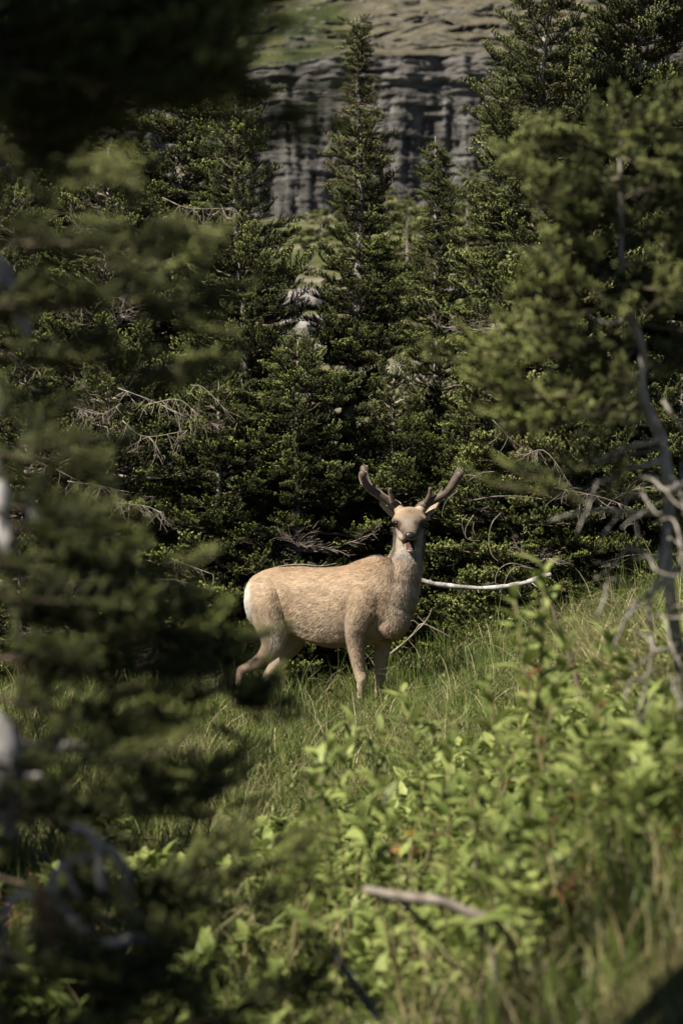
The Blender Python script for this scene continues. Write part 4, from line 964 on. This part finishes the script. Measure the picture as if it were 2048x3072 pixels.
# ------------------------------------------------------------------ crooked near fir at right
D2 = 6.5
rb = [([(1860, 470, D2), (1780, 430, 6.4), (1690, 440, 6.4), (1620, 480, 6.4)], 9, .42, .45),
      ([(1860, 430, D2), (1930, 400, 6.5), (2010, 420, 6.6), (2090, 450, 6.6)], 8, .42, .45),
      ([(1860, 420, D2), (1850, 390, 6.5), (1842, 360, 6.5)], 3, .3, .45),
      ([(1862, 560, D2), (1780, 560, 6.4), (1690, 580, 6.3), (1630, 560, 6.3)], 8, .38, .45),
      ([(1862, 600, D2), (1950, 560, 6.5), (2050, 570, 6.6), (2120, 560, 6.6)], 8, .42, .45),
      ([(1864, 660, D2), (1770, 690, 6.4), (1740, 740, 6.4)], 5, .36, .5),
      ([(1866, 700, D2), (1950, 700, 6.5), (2060, 720, 6.6)], 6, .40, .45),
      ([(1870, 820, D2), (1760, 850, 6.4), (1660, 900, 6.3), (1590, 860, 6.3)], 9, .36, .45),
      ([(1875, 860, D2), (1780, 930, 6.4), (1660, 990, 6.3), (1570, 1010, 6.3)], 9, .34, .55),
      ([(1880, 900, D2), (1980, 900, 6.5), (2080, 880, 6.6)], 6, .38, .45),
      ([(1890, 980, D2), (1720, 1040, 6.3), (1560, 1070, 6.2), (1420, 1080, 6.2)], 11, .34, .45),
      ([(1900, 1050, D2), (1750, 1150, 6.3), (1600, 1170, 6.2), (1480, 1150, 6.2)], 10, .34, .55),
      ([(1910, 1150, D2), (1800, 1220, 6.3), (1660, 1270, 6.2), (1540, 1250, 6.2)], 9, .34, .5),
      ([(1940, 1100, D2), (2000, 1080, 6.6), (2080, 1090, 6.6)], 6, .38, .45),
      ([(1990, 1340, D2), (1800, 1390, 6.3), (1650, 1420, 6.2), (1540, 1410, 6.2)], 7, .26, .4),
      ([(1985, 1500, D2), (1750, 1500, 6.2), (1560, 1500, 6.1), (1440, 1480, 6.1)], 6, .20, .3),
      ([(1995, 1550, D2), (2040, 1560, 6.6), (2100, 1600, 6.6)], 4, .3, .4)]
_r = np.random.default_rng(77)
for _v in np.arange(410, 1240, 62):
    _u = np.interp(_v, [420, 600, 780, 930, 1050, 1180, 1330], [1856, 1862, 1862, 1885, 1925, 1925, 1985]); _L = np.interp(_v, [380, 560, 1000, 1250], [.10, .28, .36, .26]) * _r.uniform(.7, 1.2)
    _a = _r.choice([-1, 1]) * _r.uniform(.3, 1.3) - (0 if _r.random() < .75 else math.pi); _dx, _dy = math.sin(_a) * _L, -math.cos(_a) * _L
    rb.append(([(_u, _v, D2), (_u + _dx * .5 * 1116, _v + 12, D2 + _dy * .5), (_u + _dx * 1116, _v + _r.uniform(-30, 40), D2 + _dy)], 4, .30, _r.uniform(.3, .6)))
rb = [(p, n, sz, ti) for p, n, sz, ti in rb]
rt = [[(1985, 1310, D2, 0.0072), (1900, 1330, 6.4, 0.0060), (1800, 1370, 6.4, 0.0048), (1700, 1400, 6.3, 0.0030)],
      [(1995, 1370, D2, 0.0072), (1900, 1400, 6.4, 0.0066), (1830, 1440, 6.4, 0.0060), (1770, 1460, 6.3, 0.0036)],
      [(2010, 1560, D2, 0.0084), (1900, 1540, 6.4, 0.0072), (1800, 1530, 6.4, 0.0066), (1700, 1545, 6.3, 0.0048), (1640, 1560, 6.3, 0.0024)],
      [(1990, 1450, D2, 0.0072), (1930, 1430, 6.4, 0.0054), (1870, 1500, 6.4, 0.0042)],
      [(2010, 1620, D2, 0.0078), (1960, 1680, 6.4, 0.0066), (1890, 1650, 6.4, 0.0054), (1830, 1700, 6.4, 0.0042), (1780, 1730, 6.4, 0.0024)],
      [(2000, 1560, D2, 0.0084), (1985, 1700, 6.4, 0.0072), (1950, 1800, 6.4, 0.0060), (1960, 1950, 6.4, 0.0048), (1930, 2050, 6.4, 0.0030)],
      [(2060, 1700, D2, 0.0084), (1980, 1760, 6.4, 0.0072), (1900, 1820, 6.4, 0.0060), (1860, 1900, 6.4, 0.0036)],
      [(2000, 1420, D2, 0.0048), (2040, 1480, 6.4, 0.0048), (2050, 1560, 6.4, 0.0036)], [(1900, 1545, 6.4, 0.0042), (1910, 1590, 6.4, 0.0036), (1920, 1640, 6.4, 0.0018)],
      [(1870, 955, 6.4, 0.0060), (1820, 975, 6.4, 0.0054), (1760, 950, 6.4, 0.0030)], [(2060, 1300, D2, 0.0060), (2020, 1250, 6.4, 0.0054), (1990, 1200, 6.4, 0.0036)],
      [(1880, 1480, 6.35, 0.0036), (1850, 1560, 6.3, 0.0036), (1800, 1620, 6.3, 0.0024)], [(2070, 1440, 6.4, 0.0072), (2020, 1470, 6.4, .01), (1960, 1470, 6.4, 0.0036)]]
for _k in range(20):
    _v = _r.uniform(1420, 2050); _u = np.interp(_v, [1280, 1500, 1700, 2000], [1970, 2005, 2000, 2040]) - abs(_r.normal(0, 90)); _s = _r.choice([-1, -1, 1])
    _a, _b, _c = _r.uniform(30, 110), _r.uniform(60, 170), _r.uniform(20, 150)
    rt.append([(_u, _v, 6.4, .0034), (_u + _s * _a * .6, _v + _b * .1 + _r.uniform(-40, 30), 6.25, .003), (_u + _s * _a, _v + _b * .5, 6.1, .0025), (_u + _s * _a * _r.uniform(1.2, 1.9), _v + _b * _r.uniform(.3, 1.2), 6.0, .0012)])
near_tree('fir_tree', 'crooked blurred young fir at right with bleached bare lower branches',
          [(2080, 2300, 6.6, 0.0230), (2040, 2000, 6.55, 0.0173), (2000, 1700, D2, 0.0151), (2005, 1500, D2, 0.0158), (1985, 1330, D2, 0.0137), (1925, 1180, D2, 0.0144), (1925, 1050, D2, 0.0115), (1885, 930, D2, 0.0094), (1862, 780, D2, 0.0072), (1862, 600, D2, 0.0058), (1856, 420, D2, 0.0043), (1850, 370, D2, 0.0022)],
          rb, 910, twigs=rt, trunk_mat='greywood', twig_mat='greywood', mult=1.9, br=.004, fresh=1.9)

# ------------------------------------------------------------------ grass and herbs
def make_tuft(seed, n, h, w, lean=.5, spread=.05, segs=4):
    r = np.random.default_rng(seed); V, T, C = [], [], []; nv = 0
    for k in range(n):
        b = np.array([r.normal(0, spread), r.normal(0, spread), -.01]); az = r.uniform(0, 6.28); d = np.array([math.cos(az), math.sin(az), 0])
        H = h * r.uniform(.55, 1.15); ln = r.uniform(.1, 1) * lean; q = np.linspace(0, 1, segs + 1)
        P = b + np.outer(q * H * (1 - .35 * ln * q), [0, 0, 1]) + np.outer(H * ln * q ** 2 * 1.0, d)
        P[:, 2] -= H * .35 * ln ** 2 * q ** 3
        fa = r.uniform(0, 6.28); s = np.array([math.cos(fa), math.sin(fa), 0]) * w * r.uniform(.7, 1.2) * .5
        ww = (1 - q ** 1.8)[:, None]; V.append(np.stack([P - s * ww, P + s * ww], 1).reshape(-1, 3)); c = r.random(); C.append(np.full(2 * (segs + 1), c))
        i = np.arange(segs) * 2; T.append(np.vstack([np.stack([i, i + 1, i + 3], 1), np.stack([i, i + 3, i + 2], 1)]) + nv); nv += 2 * (segs + 1)
    return V, T, C
def tuft_proto(seed, n, h, w, mat, **k):
    V, T, C = make_tuft(seed, n, h, w, **k)
    return proto('tuft', tri_mesh('tuft', np.vstack(V), np.vstack(T), mat, colors=np.concatenate(C)))
def leaf_geom(L, W, curve=.25, segs=5, fold=.18):
    q = np.linspace(0, 1, segs + 1); wd = W * np.sin(np.clip(q, .03, 1) ** .75 * math.pi) ** .8 * .5; wd[-1] = 0.0005; wd[0] = W * .06
    mid = np.stack([q * L, q * 0, L * curve * (q - q ** 2 * 1.6)], 1)
    lf = mid + np.stack([q * 0, wd, wd * fold], 1); rt_ = mid + np.stack([q * 0, -wd, wd * fold], 1)
    V = np.stack([lf, mid, rt_], 1).reshape(-1, 3); T = []
    for i in range(segs):
        a = i * 3
        for o in (0, 1): T += [(a + o, a + o + 1, a + o + 4), (a + o, a + o + 4, a + o + 3)]
    return V, np.array(T), np.repeat(q, 3) * .6
def rosette_proto(seed, n, L, W, mat, height=.12):
    r = np.random.default_rng(seed); Vs, Ts, Cs = [], [], []; nv = 0
    for k in range(n):
        V, T, C = leaf_geom(L * r.uniform(.6, 1.1), W * r.uniform(.7, 1.1), segs=3); az = k * 2.4 + r.normal(0, .3); pt = r.uniform(.0, 1.1)
        ca, sa, cp, sp_ = math.cos(az), math.sin(az), math.cos(pt), math.sin(pt)
        Rm = np.array([[ca * cp, -sa, -ca * sp_], [sa * cp, ca, -sa * sp_], [sp_, 0, cp]]); V = V @ Rm.T + np.array([r.normal(0, .02), r.normal(0, .02), r.uniform(.1, 1) * height])
        Vs.append(V); Ts.append(T + nv); Cs.append(C); nv += len(V)
    return proto('rosette', tri_mesh('rosette', np.vstack(Vs), np.vstack(Ts), mat, colors=np.concatenate(Cs)))
GR = [tuft_proto(1 + k, 38, .20, .0042, M['grass'], lean=.9, spread=.05) for k in range(3)] + [tuft_proto(11 + k, 26, .34, .0040, M['grass'], lean=1.1, spread=.05, segs=5) for k in range(2)] + [tuft_proto(21, 20, .36, .0032, M['drygrass'], lean=1.2, spread=.06, segs=5)]
HB = [rosette_proto(31 + k, 22, .045, .020, M['herb'], .11) for k in range(3)]
LF = [rosette_proto(41 + k, 16, .105, .042, M['leaf'], .24) for k in range(3)]

def field(name, protos, n, xr, yr, sfun, pick_, seed, accept=None, zoff=0.0):
    r = np.random.default_rng(seed); x = r.uniform(*xr, n); y = r.uniform(*yr, n); 
    k = (np.abs(x) < .165 * y + .6)
    if accept is not None: k &= accept(x, y, r)
    x, y = x[k], y[k]; m = len(x); z = gh(x, y) + zoff; az = r.uniform(0, 6.28, m)
    X = np.stack([np.cos(az), np.sin(az), r.normal(0, .1, m)], 1); Z = np.stack([r.normal(0, .15, m), r.normal(0, .15, m), np.ones(m)], 1)
    s = sfun(x, y) * r.uniform(.7, 1.25, m); idx = r.choice(pick_, m)
    o = scatter(name, protos, np.stack([x, y, z], 1), X, Z, s, idx, r.random(m)); return o
def patchy(x, y, r): return fbm(np.stack([x * 1.2, y * .8, x * 0], 1), 3, 77) > .28
tag(field('grass', GR, 10500, (-4.2, 4.2), (4.0, 19.8), lambda x, y: (np.where(y > 13, 1.15, .85) - .35 * np.exp(-((y - 16.3) / .6) ** 2) * (np.abs(x + .2) < .75) + .35 * sstep(x, .6, 2)) * np.where(y < 9, 1.35, 1.0) * (.55 + .95 * fbm(np.stack([x * 1.6, y * 1.1, x * 0], 1), 3, 19)), [0, 0, 1, 1, 2, 2, 3, 4, 5], 1, lambda x, y, r: ((y > 11) & (fbm(np.stack([x * 2.2, y * 1.3, x * 0], 1), 3, 141) > .36)) | (fbm(np.stack([x * 2.6, y * 2.0, x * 0], 1), 2, 123) > .47)), kind='stuff')
tag(field('ground_herbs', HB, 5200, (-3.2, 3.8), (6, 19), lambda x, y: x * 0 + 1.0, [0, 1, 2], 2, lambda x, y, r: (x > -.2 + r.normal(0, .5, len(x))) & patchy(x, y, r)), kind='stuff')
tag(field('undergrowth', LF, 1500, (-.6, 2.9), (5.2, 11), lambda x, y: .8 + .25 * sstep(x, .2, 1.2), [0, 1, 2], 3, lambda x, y, r: (y > 5.5 + .5 * r.random(len(x))) & (x > .10 + r.normal(0, .13, len(x)) - .05 * (y - 6)) & ((y < 8.5) | (r.random(len(x)) < .5))), kind='stuff')

RD = [rosette_proto(51 + k, 12, .06, .026, M['redleaf'], .10) for k in range(2)]
tag(field('leaf_litter', RD + HB[:1] + LF[:2], 900, (-1.2, 1.8), (5.6, 9.5), lambda x, y: x * 0 + .9, [0, 1, 2, 3, 4, 3, 4], 8, lambda x, y, r: fbm(np.stack([x * 1.8, y * 1.8, x * 0], 1), 2, 131) > .48), kind='stuff')

# leafy plants: stems with single leaves, each plant a thing
leaf_me = []
for k, (L, W) in enumerate([(.105, .037), (.085, .033), (.125, .038)]):
    V, T, C = leaf_geom(L, W, curve=.22 + .1 * k); leaf_me.append(tri_mesh('leaf', V, T, M['leaf'], colors=C, smooth=True))
V, T, C = leaf_geom(.075, .026, curve=.3); red_me = tri_mesh('leaf', V, T, M['redleaf'], colors=C, smooth=True)
t = NT('green_stem'); M['stem'] = t.done((.15, .13, .06), .6, .3)
def stem_mesh(h, seed):
    r = np.random.default_rng(seed); q = np.linspace(0, 1, 7); P = np.stack([.05 * h * np.sin(q * 2 + seed), .05 * h * np.cos(q * 3), q * h], 1); mb = MB(); mb.tube(P, np.linspace(.0045, .002, 7), 5); return mb.mesh('stem', M['stem']), P
stems = [stem_mesh(h, i) for i, h in enumerate((.34, .42, .50))]
from mathutils import Matrix
def leafy_plant(x, y, k, r, s, label, group, nl=13, red=.0):
    root = empty('leafy_plant', (x, y, gh(x, y) - .01)); tag(root, label, 'plant', group)
    root.rotation_euler = (r.normal(0, .12), r.normal(0, .12), r.uniform(0, 6.28)); root.scale = (s, s, s)
    me, P = stems[k]; o = bpy.data.objects.new('stem', me); COL.objects.link(o); o.parent = root
    for j in range(nl):
        w = .35 + .65 * (j / (nl - 1)) ** .7; p = np.array([np.interp(w, np.linspace(0, 1, 7), P[:, c]) for c in range(3)])
        lf = bpy.data.objects.new('leaf', red_me if r.random() < red and w < .75 else leaf_me[r.integers(3)]); COL.objects.link(lf); lf.parent = root
        lf.location = p.tolist(); pt = -.15 - 1.0 * (w - .35) + r.normal(0, .15)
        lf.rotation_euler = (r.normal(0, .2), pt, j * 2.4 + r.normal(0, .25)); sz = (.75 + .35 * math.sin(w * 3)) * r.uniform(.7, 1.15) / max(1.0, s * 1.0); lf.scale = (sz, sz, sz)
r = np.random.default_rng(55)
spots = [(1085, 2150, 10.5), (925, 2210, 10.2), (830, 2400, 8.6), (1290, 2170, 10), (1540, 2150, 8.6), (1580, 2090, 8.8), (1790, 2100, 8.4), (1680, 2120, 8.8), (1480, 2300, 8.2), (1500, 2370, 8.0), (1620, 2400, 7.8), (1330, 2340, 8.6),
         (1240, 2250, 9.4), (1400, 2200, 9.2), (1150, 2230, 9.8), (1930, 2120, 8.4), (1990, 2200, 8.2), (1860, 2240, 8.2), (1720, 2260, 8.2), (1640, 1760, 8.8), (1660, 1850, 8.6), (1600, 1950, 9.2), (1700, 1950, 9.0), (1560, 2020, 9.6),
         (1440, 2060, 10.5), (1340, 2090, 10.8), (2000, 2350, 7.8), (1900, 2400, 7.6), (1780, 2380, 7.7), (1240, 2400, 8.4), (1180, 2460, 8.0), (1380, 2480, 7.8), (1080, 2330, 9.0), (1020, 2250, 9.8), (960, 2330, 9.2), (1820, 2000, 9.2), (1960, 2020, 9.0), (1060, 2620, 7.2), (1560, 2500, 7.4), (1680, 2500, 7.4)]
for i, (u, v, d) in enumerate(spots):
    d = 5.4 + (d - 7.2) * .85
    x = px(u, d); want = ZC + (1536 - v) / F * d - gh(x, d); want = max(.16, min(want + .06, 1.0)); k = 0 if want < .35 else (1 if want < .45 else 2)
    s = want / (.34, .42, .50)[k]
    leafy_plant(x, d, k, r, min(max(s, .6), 1.9), unique(lambda q: q + ' lance-leaved green plant ' + where(v, [(1800, 'highest in the undergrowth'), (2030, 'on the upper slope'), (2140, 'on the crest of the undergrowth'), (2260, 'below the crest of the undergrowth'), (2390, 'halfway down the undergrowth'), (9999, 'low above the pale stick')])
        + ', ' + where(u, [(1000, 'at its left end'), (1130, 'under the forelegs of the deer'), (1270, 'right of the forelegs'), (1420, 'below the white fallen branch'), (1600, 'left of the leaning bare stem'), (1720, 'around the leaning bare stem'), (1880, 'left of the crooked fir'), (9999, 'at the right edge')]),
        [('tall' if s > 1.2 else 'short'), 'slender', 'bushy', 'pale']), 'leafy plants in the undergrowth', nl=13 if s < 1.3 else 22, red=.05)

# long arching blades, dry stalks and sticks in front
def arch_clump(u, v, d, n, seed, label, mat, hgt=.6, wd=.010, bias=(-.5, 0)):
    r = np.random.default_rng(seed); x = px(u, d); z = gh(x, d); root = empty('grass_clump', (x, d, z)); tag(root, label, 'grass clump')
    for k in range(n):
        dr = nrm(np.array([bias[0] + r.normal(0, .45), bias[1] + r.normal(0, .45), 0])); H = hgt * r.uniform(.6, 1.1); q = np.linspace(0, 1, 9); b = r.uniform(.35, .95)
        P = np.outer(q * H * (1 - .55 * b * q ** 1.3), [0, 0, 1]) + np.outer(H * b * q ** 1.6, dr) + np.array([r.normal(0, .02), r.normal(0, .02), 0])
        s = nrm(np.cross([0, 0, 1.0], dr)) * wd * .5 * r.uniform(.6, 1.1); ww = (1 - q ** 2)[:, None]
        V = np.stack([P - s * ww, P + np.array([0, 0, -.002]), P + s * ww], 1).reshape(-1, 3); T = []
        for i in range(8):
            a = i * 3
            for o in (0, 1): T += [(a + o, a + o + 1, a + o + 4), (a + o, a + o + 4, a + o + 3)]
        o = link('blade', tri_mesh('blade', V, np.array(T), mat, colors=np.full(len(V), r.random()), smooth=True)); o.parent = root
arch_clump(1960, 2800, 5.7, 26, 1, 'broad arching green grass clump at lower right', M['grass'], .62, .012, (-.7, 0))
arch_clump(1880, 2900, 5.3, 16, 2, 'dark leaning grass clump at the bottom right', M['grass'], .5, .012, (-.2, 0))
arch_clump(1240, 2900, 5.8, 16, 3, 'upright grass clump at the bottom centre', M['grass'], .40, .008, (.1, 0))
arch_clump(1080, 2780, 6.2, 12, 4, 'sparse dry grass clump at bottom centre', M['drygrass'], .35, .006, (-.1, 0))
for i, (u, d) in enumerate([(1950, 9.5), (2010, 9.0), (1890, 10.2), (2050, 9.8), (1800, 11.0), (1980, 10.6)]):
    arch_clump(u, 0, d, 34, 20 + i, ['tall pale dry grass under the bare branches', 'tall pale dry grass at the right edge', 'dry grass on the slope left of the bare stems', 'outermost dry grass at the right edge', 'dry grass clump nearest the deer on the right slope', 'dry grass clump behind the bare stems'][i], M['drygrass'], .62, .005, (-.4, 0))
wood('fallen_branch', 'blurred pale stick bending down through the foreground grass', 'branch',
     [[(1090, 2668, 5.50, 0.0099), (1200, 2690, 5.50, 0.0112), (1320, 2705, 5.50, 0.0112), (1400, 2735, 5.50, 0.0105), (1480, 2765, 5.50, 0.0087), (1530, 2830, 5.55, 0.0074), (1560, 2950, 5.60, 0.0062)],
      [(1400, 2735, 5.50, 0.0093), (1450, 2800, 5.50, 0.0087), (1480, 2880, 5.50, 0.0074), (1490, 2960, 5.50, 0.0050)], [(1200, 2700, 5.50, 0.0062), (1260, 2760, 5.55, 0.0062), (1310, 2800, 5.60, 0.0037)]], M['dead'])
wood('fallen_branch', 'thick pale stick slanting down at the bottom centre', 'branch', [[(1000, 2850, 5.20, 0.0087), (1040, 2920, 5.10, 0.0093), (1090, 2990, 5.00, 0.0093), (1140, 3060, 4.90, 0.0074)], [(1040, 2920, 5.10, 0.0050), (1075, 2915, 5.10, 0.0025)]], M['greywood'])
wood('dead_stalk', 'thin upright brown stalk among the blurred leaves', 'stalk', [[(1425, 2640, 6.20, 0.0031), (1428, 2550, 6.20, 0.0031), (1418, 2460, 6.20, 0.0031), (1414, 2395, 6.20, 0.0025)], [(1426, 2560, 6.20, 0.0019), (1436, 2540, 6.20, 0.0012)]], M['twig'])
wood('dead_stalk', 'dark bare sapling stem leaning over the undergrowth right of the deer', 'stalk', [[(1745, 2100, 8.6, .010), (1715, 1990, 8.6, .009), (1680, 1900, 8.6, .008), (1650, 1800, 8.6, .006)], [(1700, 1950, 8.6, .005), (1730, 1900, 8.6, .003)]], M['twig'])
# small yellow flowers
t = NT('yellow_petal'); M['yellow'] = t.done((.62, .45, .04), .6, .3, .2)
for i, (u, v) in enumerate([(1228, 2497), (1195, 2553), (1740, 2600)]):
    c = at(u, v, 6.0); root = empty('yellow_flower', (c[0], c[1], gh(c[0], c[1]))); tag(root, ['small yellow flower, upper one of two in the middle of the undergrowth', 'small yellow flower, lower one of two in the middle of the undergrowth', 'small yellow flower under the arching grass at right'][i], 'flower')
    mb = MB(); mb.tube([[c[0], c[1], gh(c[0], c[1])], [c[0] + .01, c[1], (c[2] + gh(c[0], c[1])) / 2], c], .002, 5); mb.build('stem', M['stem'], root)
    for k in range(6):
        a = k / 6 * 6.28; V, T, C = leaf_geom(.013, .009, segs=3); ca, sa = math.cos(a), math.sin(a); V = V @ np.array([[ca, -sa, 0], [sa, ca, 0], [0, 0, 1]]).T
        link('petal', tri_mesh('petal', V + c, T, M['yellow'], colors=C), root)
print('objects', len(bpy.data.objects))
